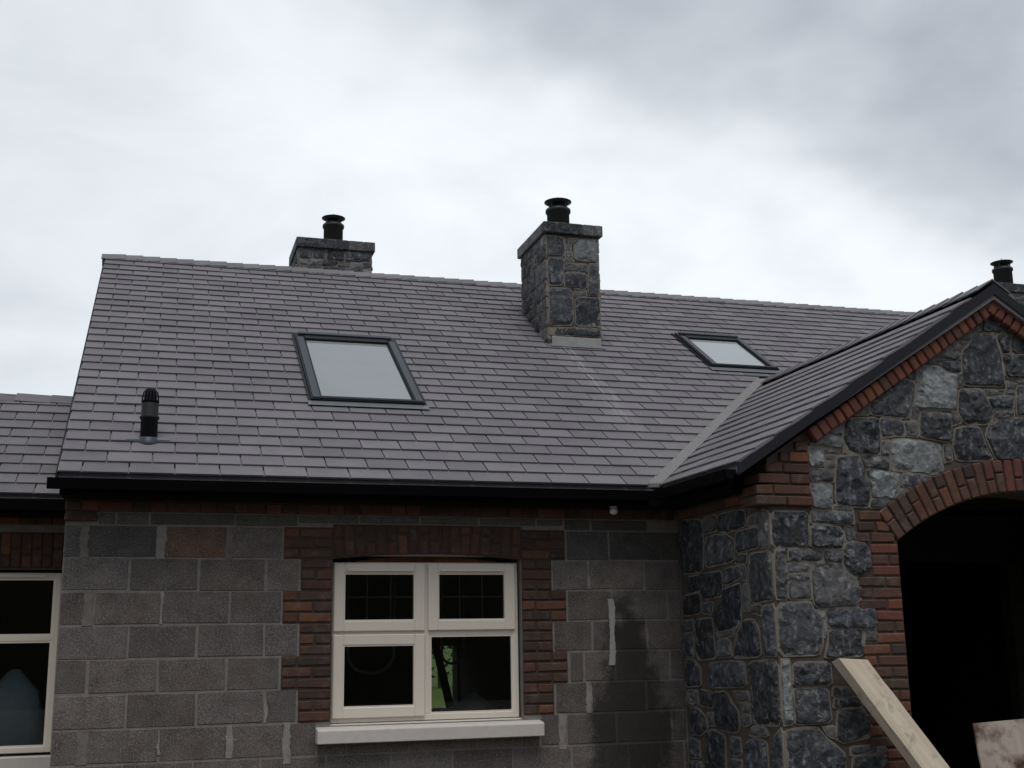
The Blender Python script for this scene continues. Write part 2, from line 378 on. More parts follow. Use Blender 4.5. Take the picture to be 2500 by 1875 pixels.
def chaikin(poly, it=1, k=.22):
    for _ in range(it):
        o = []
        for i in range(len(poly)):
            a, b_ = Vector(poly[i]), Vector(poly[(i+1) % len(poly)])
            o += [tuple(a.lerp(b_, k)), tuple(a.lerp(b_, 1-k))]
        poly = o
    return poly
def rough(poly, step, jit):
    o = []
    for i in range(len(poly)):
        a, b_ = Vector(poly[i]), Vector(poly[(i+1) % len(poly)]); m = max(1, int((b_-a).length/step))
        for k in range(m):
            q = a.lerp(b_, k/m); o.append((q.x+random.uniform(-jit, jit), q.y+random.uniform(-jit, jit)))
    return o
def build_stones(cells, ax, parent, gap=-.007, rim=.004, proud=.024):
    CV, CF = [], []
    for t, poly in cells:
        if area(poly) < .0006: continue
        c0 = chaikin(inset(poly, gap), 1, .12); dd = random.uniform(.005, .010)
        v, f = prism(c0, ax, -.03, dd); k = len(CV); CV += v; CF += [tuple(i+k for i in q) for q in f]
        size = math.sqrt(area(poly)); r_ = min(rim, size*.06)
        s0 = inset(poly, r_)
        if area(s0) < .0004: continue
        s0 = rough(chaikin(s0, 1, .10), .022 if size > .1 else .014, .0035)
        n = len(s0); cx = sum(p[0] for p in s0)/n; cz = sum(p[1] for p in s0)/n
        pr = proud*random.uniform(.55, 1.15)*min(1, size/.16)
        tx, tz = random.uniform(-.05, .05), random.uniform(-.05, .05)
        V, F, WA = [], [], []; sd_ = random.uniform(0, 50)
        rings = [(1.0, -.02), (1.0, dd+.001), (.955, dd+pr*.55)]
        for kf, dep in rings:
            for p in s0:
                u_, w_ = cx+(p[0]-cx)*kf, cz+(p[1]-cz)*kf; WA.append({1.0: 1.0, .95: .85, .86: .5, .66: .12}.get(kf, 0))
                jx = pr*(.95*mnoise.noise((u_*10, w_*10, sd_))+.55*mnoise.noise((u_*30, w_*30, sd_+9))) if kf < .97 else 0
                V.append(ax(u_, w_, dep+jx+((u_-cx)*tx+(w_-cz)*tz if dep > dd+.003 else 0)))
        # broken face: Delaunay net over the last ring and scattered inner points
        R3 = [(cx+(p[0]-cx)*.955, cz+(p[1]-cz)*.955) for p in s0]; I3 = []
        sp = max(.016, size*.11); uu = min(p[0] for p in R3)
        lim = inset([(cx+(p[0]-cx)*.93, cz+(p[1]-cz)*.93) for p in poly], .008)
        def inside(q):
            r = False
            for a_, b_ in zip(lim, lim[1:]+lim[:1]):
                if (a_[1] > q[1]) != (b_[1] > q[1]) and q[0] < (b_[0]-a_[0])*(q[1]-a_[1])/(b_[1]-a_[1])+a_[0]: r = not r
            return r
        while uu < max(p[0] for p in R3):
            ww = min(p[1] for p in R3)
            while ww < max(p[1] for p in R3):
                q = (uu+random.uniform(-.4, .4)*sp, ww+random.uniform(-.4, .4)*sp)
                if inside(q): I3.append(q)
                ww += sp
            uu += sp
        pts2 = [Vector(p) for p in R3+I3]; base = 2*n
        res = delaunay_2d_cdt(pts2, [], [list(range(n))], 1, 1e-6)
        for vi in range(len(res[0])):
            if vi < n: continue
            q = res[0][vi]; ed = min((Vector(p)-q).length for p in R3); fr_ = min(1, ed/.03)
            jx = pr*(.9*mnoise.noise((q.x*9, q.y*9, sd_))+.6*mnoise.noise((q.x*28, q.y*28, sd_+9)))
            V.append(ax(q.x, q.y, dd+pr*(.75+.25*fr_)+jx+(q.x-cx)*tx+(q.y-cz)*tz)); WA.append(max(0, .55*(1-ed/.025)))
        top_faces = [tuple(base+i for i in f_) for f_ in res[2]]
        for j in range(len(rings)-1):
            for i in range(n): F.append((j*n+i, j*n+(i+1) % n, (j+1)*n+(i+1) % n, (j+1)*n+i))
        F += top_faces
        F.append(tuple(range(n)))
        me = mesh('stone', V, F, False)
        wa = me.attributes.new('wash', 'FLOAT', 'POINT'); wa.data.foreach_set('value', WA)
        link('stone', me, M['stone%d' % t], parent)
    if CV: link('pointing', mesh('pointing', CV, CF), M['pointing'], parent, kind='stuff')
def random_cells(u0, u1, w0, w1, hmin=.10, hmax=.22, wmin=.10, wmax=.34, tones=(0, 0, 2, 2, 3, 1), inside=None):
    out = []; z = w0; rows = []
    while z < w1-.04:
        h = min(random.uniform(hmin, hmax), w1-z)
        if w1-(z+h) < .06: h = w1-z
        rows.append((z, z+h)); z += h
    for r0, r1 in rows:
        u = u0
        while u < u1-.02:
            ww = min(random.uniform(wmin, wmax), u1-u)
            if u1-(u+ww) < .06: ww = u1-u
            j = lambda: random.uniform(-.012, .012)
            e = lambda v, lim: v+(0 if abs(v-lim[0]) < .001 or abs(v-lim[1]) < .001 else j())
            q = [(e(u, (u0, u1)), e(r0, (w0, w1))), (e(u+ww, (u0, u1)), e(r0, (w0, w1))), (e(u+ww, (u0, u1)), e(r1, (w0, w1))), (e(u, (u0, u1)), e(r1, (w0, w1)))]
            if inside is None or all(inside(*p) for p in q): out.append((random.choice(tones), q))
            u += ww
    return out
def cells_of(data): return [(d[0], [(d[i], d[i+1]) for i in range(1, len(d), 2)]) for d in data]
AX_FRONT = lambda u, w_, d: (u, PY-d, w_)           # porch front, facing the camera
AX_SIDE = lambda u, w_, d: (XR-d, u, w_)            # porch left side
def ax_y(y0): return lambda u, w_, d: (u, y0-d, w_)
def ax_xm(x0): return lambda u, w_, d: (x0-d, u, w_)
def ax_xp(x0): return lambda u, w_, d: (x0+d, u, w_)
def ax_yp(y0): return lambda u, w_, d: (u, y0+d, w_)

# stones as read off the photograph, in wall coordinates: tone, then u,z pairs
FRONT_STONES=[
 (2,6.468,3.968,6.509,3.988,6.558,3.957,6.551,3.940,6.446,3.937),
 (0,6.410,3.920,6.560,3.936,6.554,3.760,6.364,3.761),
 (0,6.565,3.938,6.618,3.938,6.758,3.814,6.752,3.764,6.559,3.760),
 (2,6.239,3.783,6.342,3.859,6.361,3.765,6.208,3.758),
 (0,6.150,3.740,6.282,3.748,6.261,3.685,6.099,3.700),
 (2,5.941,3.605,6.079,3.687,6.152,3.679,6.185,3.631,6.155,3.536,5.852,3.533),
 (0,5.798,3.501,5.897,3.528,6.159,3.530,6.164,3.447,6.071,3.442,5.988,3.482,5.856,3.488),
 (2,6.162,3.679,6.270,3.685,6.189,3.632),
 (3,6.291,3.744,6.485,3.748,6.520,3.600,6.529,3.354,6.172,3.346,6.164,3.443,6.181,3.598,6.270,3.681),
 (3,6.495,3.748,6.626,3.760,6.603,3.609,6.530,3.601),
 (3,6.630,3.756,6.760,3.756,6.742,3.608,6.613,3.614),
 (0,6.529,3.597,6.742,3.608,6.719,3.429,6.547,3.425),
 (1,5.805,3.477,5.965,3.481,6.071,3.438,6.159,3.438,6.120,3.384,6.077,3.157,5.768,3.157,5.731,3.191,5.790,3.368),
 (0,5.680,3.403,5.791,3.472,5.775,3.359,5.660,3.378),
 (2,5.726,3.182,5.773,3.153,5.756,3.073,5.693,3.075),
 (0,5.789,3.142,5.929,3.139,6.038,3.132,6.024,2.917,5.753,2.956,5.768,3.066),
 (2,6.058,3.152,6.094,3.146,6.123,3.071,6.038,3.044,6.047,3.128),
 (0,6.127,3.316,6.300,3.328,6.340,3.313,6.395,3.098,6.340,3.067,6.176,3.057,6.129,3.087,6.096,3.158),
 (2,6.125,3.429,6.167,3.431,6.172,3.346,6.115,3.331),
 (2,6.332,3.325,6.516,3.329,6.512,3.297,6.353,3.265),
 (2,6.526,3.330,6.620,3.326,6.611,3.289,6.522,3.297),
 (0,6.362,3.262,6.511,3.288,6.601,3.284,6.585,3.194,6.395,3.182),
 (2,6.399,3.174,6.584,3.186,6.583,3.137,6.414,3.102,6.408,3.130),
 (2,6.551,3.421,6.719,3.425,6.714,3.384,6.647,3.385),
 (2,6.544,3.400,6.636,3.377,6.621,3.334,6.536,3.334),
 (0,6.633,3.367,6.713,3.375,6.683,3.141,6.603,3.146),
 (0,6.348,3.056,6.472,3.117,6.682,3.133,6.642,2.809,6.388,2.802,6.315,2.975),
 (3,6.062,3.021,6.138,3.044,6.267,3.045,6.309,2.927,6.360,2.801,6.047,2.793,6.031,2.902),
 (2,5.950,2.903,6.014,2.909,6.015,2.792,5.941,2.775),
 (0,5.381,3.195,5.512,3.278,5.646,3.372,5.768,3.353,5.723,3.198,5.673,3.082,5.488,3.093,5.377,3.104),
 (2,5.237,3.093,5.360,3.184,5.366,3.098),
 (3,5.166,3.062,5.431,3.082,5.442,2.940,5.427,2.817,5.269,2.821,5.146,2.821,5.141,2.930),
 (0,5.458,3.080,5.633,3.068,5.644,2.956,5.559,2.953,5.449,2.934,5.437,3.039),
 (2,5.640,3.062,5.760,3.060,5.750,2.954,5.654,2.957),
 (1,5.528,2.925,5.621,2.940,5.796,2.924,5.937,2.901,5.931,2.708,5.829,2.687,5.710,2.696,5.508,2.709,5.508,2.819),
 (2,5.443,2.916,5.514,2.924,5.502,2.801,5.427,2.814),
 (2,5.255,2.815,5.495,2.795,5.493,2.703,5.391,2.722,5.288,2.728,5.270,2.788),
 (0,5.083,2.795,5.254,2.812,5.276,2.740,5.290,2.668,5.318,2.596,5.320,2.506,5.294,2.445,5.155,2.449,5.043,2.471,5.064,2.686),
 (1,5.301,2.716,5.391,2.722,5.499,2.694,5.579,2.684,5.558,2.577,5.508,2.491,5.406,2.510,5.331,2.512,5.322,2.608),
 (0,5.589,2.684,5.709,2.687,5.834,2.669,5.678,2.592,5.581,2.599),
 (2,5.572,2.583,5.670,2.576,5.602,2.529,5.515,2.491,5.557,2.565),
 (0,5.330,2.506,5.406,2.504,5.494,2.485,5.428,2.448,5.311,2.443),
 (1,5.001,2.962,5.137,3.046,5.142,2.939,5.055,2.951),
 (1,4.873,2.867,5.000,2.952,5.135,2.933,5.135,2.857,5.047,2.854),
 (1,4.858,2.854,4.972,2.852,4.980,2.732,4.854,2.710,4.849,2.776),
 (2,4.982,2.846,5.134,2.848,5.132,2.817,5.084,2.807,4.986,2.810),
 (2,4.989,2.801,5.080,2.801,5.070,2.767,4.985,2.762),
 (2,4.985,2.756,5.070,2.761,5.065,2.704,4.981,2.708),
 (2,4.857,2.698,4.948,2.707,5.054,2.695,5.044,2.614,4.941,2.617,4.850,2.609),
 (1,4.856,2.606,5.027,2.607,5.013,2.429,4.853,2.429),
 (2,5.028,2.459,5.168,2.443,5.176,2.414,5.019,2.423),
 (0,4.849,2.417,5.018,2.414,5.176,2.408,5.179,2.334,5.084,2.324,4.839,2.329),
 (0,4.842,2.319,5.057,2.311,5.089,2.271,5.079,2.151,4.830,2.164),
 (2,5.103,2.312,5.150,2.312,5.199,2.217,5.101,2.211),
 (0,4.659,2.155,4.916,2.150,4.910,2.073,4.656,2.074),
 (0,4.928,2.150,5.069,2.141,5.060,2.063,4.987,2.073,4.922,2.075),
 (0,5.106,2.201,5.188,2.219,5.245,2.207,5.293,2.165,5.292,2.057,5.244,1.999,5.178,1.971,5.149,1.971,5.101,2.006,5.068,2.061,5.072,2.136),
 (2,4.819,2.060,4.930,2.070,5.060,2.061,5.078,2.011,5.148,1.961,5.187,1.947,5.181,1.778,4.866,1.761,4.824,1.795,4.818,1.893),
 (1,4.651,2.061,4.814,2.065,4.809,2.002,4.647,1.996),
 (2,4.650,1.990,4.809,1.993,4.805,1.944,4.647,1.956),
 (2,4.650,1.947,4.811,1.936,4.816,1.824,4.641,1.822),
 (0,4.917,1.760,5.281,1.768,5.289,1.733,5.294,1.630,5.069,1.627,4.923,1.634,4.903,1.726),
 (3,4.923,1.624,5.193,1.621,5.181,1.451,4.880,1.437,4.910,1.533),
 (2,5.205,1.621,5.294,1.625,5.290,1.556,5.199,1.562),
 (1,4.826,1.751,4.899,1.753,4.907,1.712,4.873,1.697),
 (1,4.878,1.697,4.906,1.702,4.918,1.634,4.890,1.571,4.881,1.659),
 (0,4.644,1.414,4.920,1.414,4.921,1.264,4.633,1.266),
 (0,4.632,1.249,4.888,1.251,4.902,1.028,4.628,1.020,4.638,1.161),
 (0,4.931,1.182,5.119,1.183,5.144,1.118,4.918,1.118),
 (0,4.929,1.252,5.034,1.249,5.081,1.187,4.917,1.192),
 (0,4.947,1.111,5.135,1.112,5.196,1.020,5.180,0.925,4.974,0.895,4.924,0.922),
 (2,4.827,1.001,4.916,1.004,4.932,0.921,4.867,0.943),
 (0,4.556,0.985,4.677,1.003,4.791,0.999,4.849,0.932,4.922,0.880,4.981,0.823,4.971,0.694,4.544,0.713),
 (0,5.024,0.868,5.289,0.877,5.292,0.826,5.019,0.811),
 (3,5.034,0.804,5.287,0.813,5.281,0.706,5.026,0.717),
 (3,4.546,2.409,4.834,2.408,4.815,2.166,4.544,2.164),
 (2,4.554,2.150,4.638,2.150,4.628,1.820,4.544,1.826),
 (0,4.553,1.800,4.802,1.810,4.823,1.751,4.882,1.676,4.874,1.536,4.839,1.461,4.545,1.457),
 (1,4.553,1.438,4.623,1.439,4.616,1.026,4.544,1.018),
]
SIDE_STONES=[
 (2,-1.351,2.427,-1.457,2.409,-1.457,2.165,-1.320,2.175),
 (3,-1.142,2.144,-1.457,2.149,-1.457,1.821,-1.151,1.808,-1.109,1.980),
 (0,-1.296,1.786,-1.457,1.797,-1.457,1.457,-1.316,1.457,-1.277,1.626),
 (3,-1.054,1.417,-1.457,1.438,-1.457,1.017,-1.079,1.001,-1.073,1.262),
 (0,-1.345,0.940,-1.457,1.003,-1.457,0.712,-1.280,0.696),
 (3,-0.029,2.487,-0.403,2.463,-0.441,2.336,-0.403,2.062,-0.020,2.072),
 (2,-0.448,2.465,-0.682,2.467,-0.682,2.347,-0.449,2.342),
 (3,-0.710,2.464,-1.115,2.458,-1.140,2.341,-0.846,2.319,-0.710,2.338),
 (2,-1.146,2.395,-1.325,2.418,-1.314,2.330,-1.152,2.334),
 (0,-0.475,2.301,-0.594,2.323,-0.818,2.310,-0.947,2.261,-0.930,2.111,-0.451,2.092),
 (0,-0.967,2.315,-1.301,2.320,-1.296,2.180,-0.962,2.163),
 (0,-0.974,2.150,-1.117,2.152,-1.096,2.082,-0.927,2.093),
 (3,-0.126,2.046,-0.342,2.047,-0.343,1.925,-0.143,1.914),
 (3,-0.032,1.905,-0.342,1.912,-0.340,1.765,-0.030,1.747),
 (3,-0.372,2.051,-0.719,2.056,-0.712,1.878,-0.395,1.859),
 (0,-0.733,2.056,-0.912,2.075,-0.994,1.986,-0.748,1.944),
 (2,-0.925,2.075,-1.082,2.071,-1.094,1.963,-0.993,1.980),
 (3,-0.745,1.926,-0.990,1.956,-1.006,1.866,-0.985,1.689,-0.901,1.643,-0.585,1.623,-0.558,1.760,-0.707,1.835),
 (0,-0.378,1.834,-0.553,1.841,-0.528,1.748,-0.355,1.765),
 (2,-1.027,1.937,-1.106,1.951,-1.126,1.803,-1.120,1.756,-1.019,1.765),
 (0,-1.138,1.797,-1.274,1.798,-1.277,1.723,-1.132,1.750),
 (2,-0.020,1.712,-0.199,1.720,-0.205,1.631,-0.020,1.627),
 (3,-0.230,1.720,-0.526,1.726,-0.535,1.552,-0.550,1.436,-0.227,1.420,-0.211,1.554),
 (0,-0.020,1.613,-0.173,1.618,-0.184,1.445,-0.020,1.444),
 (2,-0.571,1.620,-0.874,1.640,-0.855,1.593,-0.594,1.577),
 (2,-0.592,1.558,-0.733,1.582,-0.797,1.551,-0.812,1.450,-0.578,1.436),
 (3,-0.896,1.604,-1.025,1.703,-1.163,1.700,-1.229,1.630,-1.244,1.453,-0.824,1.438),
 (3,-0.027,1.425,-0.167,1.426,-0.281,1.364,-0.281,1.233,-0.020,1.219),
 (0,-0.431,1.398,-0.687,1.419,-0.991,1.416,-1.009,1.249,-0.412,1.225),
 (2,-0.034,1.194,-0.218,1.200,-0.220,1.087,-0.037,1.079),
 (0,-0.263,1.208,-0.466,1.196,-0.467,1.086,-0.235,1.088),
 (3,-0.480,1.196,-0.690,1.209,-0.762,1.135,-0.860,1.081,-0.874,0.977,-0.830,0.934,-0.548,0.934,-0.504,1.034),
 (2,-0.797,1.213,-1.030,1.218,-1.035,1.152,-0.867,1.139),
 (2,-0.880,1.134,-1.046,1.141,-1.038,1.072,-0.910,1.066),
 (3,-0.066,1.062,-0.189,1.074,-0.331,1.018,-0.364,0.929,-0.241,0.878,-0.076,0.873),
 (2,-0.362,1.045,-0.492,1.051,-0.488,0.960,-0.381,0.954),
 (3,-0.347,0.903,-0.436,0.933,-0.641,0.904,-0.623,0.633,-0.284,0.601),
 (0,-0.720,0.898,-0.865,0.902,-0.878,0.794,-0.771,0.768,-0.708,0.792),
 (0,-0.717,0.752,-0.873,0.754,-0.874,0.657,-0.690,0.639),
 (0,-0.951,0.874,-1.093,0.918,-1.247,0.901,-1.257,0.694,-0.951,0.664),
 (0,-0.043,0.852,-0.208,0.839,-0.208,0.710,-0.027,0.707),
 (2,-0.024,0.682,-0.220,0.686,-0.254,0.598,-0.020,0.575),
 (2,-1.052,0.988,-1.247,0.994,-1.276,0.941,-1.020,0.924),
 (2,-0.908,1.049,-1.049,1.062,-1.042,1.005,-0.938,0.981),
]
CHIMNEY_STONES=[
 (0,4.335,5.683,4.545,5.677,4.527,5.470,4.335,5.454),
 (2,4.569,5.667,4.686,5.677,4.684,5.616,4.574,5.607),
 (2,4.549,5.599,4.604,5.604,4.602,5.531,4.541,5.526),
 (2,4.541,5.517,4.614,5.523,4.619,5.459,4.533,5.459),
 (1,4.629,5.606,4.710,5.673,4.902,5.683,4.895,5.439,4.643,5.443),
 (0,4.339,5.437,4.497,5.456,4.520,5.409,4.501,5.157,4.344,5.145),
 (2,4.521,5.446,4.630,5.442,4.623,5.412,4.520,5.406),
 (2,4.525,5.392,4.776,5.405,4.768,5.314,4.530,5.320),
 (3,4.529,5.302,4.767,5.302,4.762,5.133,4.519,5.134),
 (0,4.789,5.412,4.894,5.414,4.895,5.071,4.779,5.069),
 (2,4.628,5.124,4.762,5.121,4.760,5.055,4.620,5.052),
 (0,4.350,5.122,4.604,5.128,4.605,4.737,4.341,4.720),
 (3,4.631,5.035,4.901,5.053,4.903,4.743,4.629,4.732),
 (3,4.340,4.703,4.896,4.719,4.905,4.637,4.344,4.616),
]

# ------------------------------------------------------------------ ground
gm = mesh('ground', [(-900, -900, 0), (900, -900, 0), (900, 900, 0), (-900, 900, 0)], [(0, 1, 2, 3)])
link('ground', gm, M['ground'], kind='structure')

# ------------------------------------------------------------------ the house
house = thing('house', 'single-storey house with slate roof, bare blockwork, stone porch gable and stone chimneys', 'house')

# front wall: light mortar bed with the blocks and bricks set into it
def wall_grid(name, xs, zs, holes, y0, y1, mat, parent, label=None):
    """one connected wall slab on a grid, rectangular openings left out"""
    solid = {}
    for i in range(len(xs)-1):
        for j in range(len(zs)-1):
            cx, cz = (xs[i]+xs[i+1])/2, (zs[j]+zs[j+1])/2
            solid[i, j] = not any(a < cx < b and c < cz < d for a, b, c, d in holes)
    V, F, idx = [], [], {}
    def v(i, j, s):
        k = (i, j, s)
        if k not in idx: idx[k] = len(V); V.append((xs[i], (y0, y1)[s], zs[j]))
        return idx[k]
    for (i, j), ok in solid.items():
        if not ok: continue
        F.append((v(i, j, 0), v(i+1, j, 0), v(i+1, j+1, 0), v(i, j+1, 0))); F.append((v(i, j, 1), v(i, j+1, 1), v(i+1, j+1, 1), v(i+1, j, 1)))
        for di, dj, a, b in ((-1, 0, (i, j), (i, j+1)), (1, 0, (i+1, j), (i+1, j+1)), (0, -1, (i, j), (i+1, j)), (0, 1, (i, j+1), (i+1, j+1))):
            if not solid.get((i+di, j+dj), False): F.append((v(*a, 0), v(*b, 0), v(*b, 1), v(*a, 1)))
    return link(name, mesh(name, V, F), mat, parent, label=label)
WX0, WX1, WZ0, WZ1 = 1.822, 3.236, 1.02, 2.20      # structural opening of the big window
front = wall_grid('front_wall', [0, WX0, WX1, XR+.30], [0, WZ0, WZ1, 2.62], [(WX0, WX1, WZ0, WZ1)], .003, .30, M['mortar'], house)
box('front_wall', XPR-.30, XEND, .003, .30, 0, 2.62, M['block'], house)
SURR_W, SURR_N = 1.471, 1.593; SURR_RW, SURR_RN = 3.588, 3.476
def block(x0, x1, z0, z1, mat='block'):
    if x1-x0 < .02: return
    piece('block', front, ((x0+x1)/2, .0490, (z0+z1)/2), (x1-x0, .10, z1-z0), M[mat], bev=.005, jit=.003)
rows = {
 0: [(0, .125), (.137, .60), (.645, 1.07, 'block_red'), (1.095, 1.458)], 1: [(0, .425), (.437, .885), (.897, 1.345), (1.357, 1.583)],
 2: [(0, .208), (.222, .645), (.658, 1.102), (1.114, 1.462)], 3: [(0, .44), (.452, .89), (.905, 1.345), (1.358, 1.583)],
 4: [(0, .19), (.208, .643), (.655, 1.097), (1.11, 1.462)], 5: [(0, .446), (.46, .905), (.918, 1.36), (1.378, 1.583)],
 6: [(0, .170), (.182, .668), (.68, 1.115), (1.15, 1.50), (1.53, 1.722)]}
rrows = {0: [(3.60, 3.937), (3.95, 4.53)], 1: [(3.487, 3.76), (3.775, 4.218), (4.23, 4.53)], 2: [(3.60, 3.95), (3.96, 4.402), (4.415, 4.53)],
 3: [(3.487, 3.783), (3.797, 4.228), (4.24, 4.53)], 4: [(3.605, 3.712), (3.726, 3.96), (3.97, 4.402), (4.416, 4.53)],
 5: [(3.487, 3.728), (3.775, 4.202), (4.215, 4.53)], 6: [(3.37, 3.505), (3.57, 3.955), (3.967, 4.40), (4.415, 4.53)]}
for D_ in (rows, rrows):
    for k, lst in D_.items():
        for b in lst:
            j = random.uniform(-.003, .003)
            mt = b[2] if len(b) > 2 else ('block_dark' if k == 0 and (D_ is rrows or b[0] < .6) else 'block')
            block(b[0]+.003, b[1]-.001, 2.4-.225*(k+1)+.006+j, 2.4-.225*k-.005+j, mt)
for k in range(7, 11):
    z1 = 2.4-.225*k; z0 = max(.004, z1-.225); u = 0 if k % 2 else -.225
    while u < 4.53:
        block(max(.002, u+.006), min(4.53, u+.444), z0+.005, z1-.005); u += .45
u = 1.73
for wd in (.21, .44, .44, .40, .14):
    block(u+.005, u+wd-.006, .830, .902); u += wd
u = .215
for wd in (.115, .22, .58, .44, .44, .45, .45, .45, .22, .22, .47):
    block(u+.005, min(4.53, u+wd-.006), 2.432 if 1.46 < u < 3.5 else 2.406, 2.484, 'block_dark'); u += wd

def smear(x0, x1, z0, z1, mat='smear', sd=1):
    r = random.Random(sd); n = 12; lf, rt = [], []
    for i in range(n+1):
        t = i/n; z = z0+(z1-z0)*t; k = min(.006, (x1-x0)*.16)
        lf.append((x0+r.uniform(-k, k)+.004*math.sin(t*7+sd), z)); rt.append((x1+r.uniform(-k, k)+.006*math.sin(t*5+2*sd), z))
    link('mortar_smear', mesh('mortar_smear', *prism(lf+rt[::-1], lambda u, w_, d: (u, -d, w_), -.002, .0035)), M[mat], front)
smear(.105, .160, 2.18, 2.395, 'smear', 1); smear(.602, .664, 2.172, 2.40, 'smear_pale', 2); smear(1.070, 1.113, 2.176, 2.395, 'smear', 3)
smear(.150, .212, 1.722, 1.948, 'smear', 4); smear(.158, .226, .826, 1.048, 'smear', 5); smear(1.116, 1.158, .832, 1.048, 'smear_pale', 6); smear(1.50, 1.552, .78, 1.05, 'smear_pale', 7)
smear(3.508, 3.562, .80, 1.048, 'smear_pale', 8); smear(3.728, 3.772, 1.052, 1.272, 'smear_pale', 9); smear(3.762, 3.780, 1.96, 2.17, 'smear_pale', 10); smear(.648, .664, 1.73, 1.945, 'smear_pale', 11)
smear(1.366, 1.384, 1.055, 1.20, 'smear_pale', 12); smear(.668, .684, .87, .96, 'smear_pale', 13)
# brick surround of the big window: quoin courses and a soldier arch
def brickbox(parent, x0, x1, z0, z1, y=-.010, d=.10, mat='brick'):
    piece('brick', parent, ((x0+x1)/2, y+d/2, (z0+z1)/2), (x1-x0-.012, d, z1-z0-.014), M[mat], bev=.007, jit=.004)
box('brick_bed', SURR_N+.004, WX0-.002, -.001, .0028, 1.05, 2.40, M['brick_mortar'], front); box('brick_bed', WX1+.002, SURR_RN-.004, -.001, .0028, 1.05, 2.40, M['brick_mortar'], front)
for k in (0, 2, 4):
    for a, b in ((SURR_W+.004, SURR_N+.0035), (SURR_RN-.0035, SURR_RW-.004)): box('brick_bed', a, b, -.001, .0028, 2.4-.225*(k+1), 2.4-.225*k, M['brick_mortar'], front)
for c in range(18):
    z1 = 2.40-.075*c; z0 = z1-.075; wide = (c//3) % 2 == 0
    xl = SURR_W if wide else SURR_N; xr = SURR_RW if wide else SURR_RN
    if wide:
        cut = (xl+.218) if c % 2 else (xl+.112)
        brickbox(front, xl, cut, z0, z1); brickbox(front, cut, WX0+.002, z0, z1)
        cut = (WX1+.108) if c % 2 else (WX1+.225)
        brickbox(front, WX1-.002, cut, z0, z1); brickbox(front, cut, xr, z0, z1)
    else:
        if c % 2: brickbox(front, xl, WX0+.002, z0, z1)
        else: brickbox(front, xl, xl+.112, z0, z1); brickbox(front, xl+.112, WX0+.002, z0, z1)
        if c % 2: brickbox(front, WX1-.002, WX1+.112, z0, z1); brickbox(front, WX1+.112, xr, z0, z1)
        else: brickbox(front, WX1-.002, xr, z0, z1)
# where narrow courses leave the wide bed bare, block pieces close it
ncol = 18; AW = (WX1-WX0)/ncol
arch_bed = link('arch_bed', mesh('arch_bed', *prism([(WX0, 2.425)]+[(WX0+(WX1-WX0)*i/12, 2.178+.036*(1-((i-6)/6)**2)) for i in range(13)]+[(WX1, 2.425)], lambda u, w_, d: (u, d, w_), -.0015, .10)), M['brick_mortar'], front)
for i in range(ncol):
    x0 = WX0+AW*i; xm = x0+AW/2; t = (i+.5-ncol/2)/(ncol/2); zb = 2.178+.036*(1-t*t); lean = t*.10
    rot = Matrix.Rotation(lean, 4, 'Y'); top = 2.428
    if i % 3 == 1: parts = [(zb, top)]
    elif i % 2: parts = [(zb, zb+.095), (zb+.095, top)]
    else: parts = [(zb, zb+.15), (zb+.15, top)]
    for a, b in parts:
        zc = (a+b)/2; piece('brick', front, (xm+lean*(zc-2.30), .040, zc), (AW-.015, .10, b-a-.013), M['brick'], rot, .007, .0045)
# cornice of projecting bricks under the eave
def cornice(parent, x0, x1, y, z0, z1, axis='x', proud=.03, bed=True):
    u = x0; i = 0
    while u < x1-.02:
        wd = .225 if i % 3 == 2 else .1125
        e = min(u+wd, x1); cc = (u+e)/2
        if axis == 'x': piece('brick', parent, (cc, y-proud+.05, (z0+z1)/2), (e-u-.010, .10, z1-z0-.006), M['brick_red' if i % 5 == 1 else 'brick'], None, .007, .003)
        else: piece('brick', parent, (y-proud+.05, cc, (z0+z1)/2), (.10, e-u-.010, z1-z0-.006), M['brick_red' if i % 4 == 1 else 'brick'], None, .007, .003)
        u = e; i += 1
box('cornice_bed', .004, XR-.05, -.022, .0025, 2.493, 2.60, M['brick_mortar'], front)
cornice(front, -.012, XR-.03, 0, 2.492, 2.566)
brickbox(front, -.012, .215, 2.415, 2.490, -.028)
# sealant streak and light fitting
pts = []
rs = random.Random(3)
for i in range(22):
    t = i/21; pts.append((3.921-.008*t+.012*math.sin(t*3.1)+rs.uniform(-.003, .003), 1.885-.493*t))
rp = []
for i in range(22):
    t = 1-i/21; rp.append((3.921-.008*t+.012*math.sin(t*3.1)+.043+.008*math.sin(t*9)+rs.uniform(-.004, .004), 1.885-.493*t))
link('sealant_streak', mesh('sealant_streak', *prism(pts+rp, lambda u, w_, d: (u, -d, w_), -.004, .0065)), M['sealant'], front, label='rough white vertical streak of dried sealant on the blockwork')

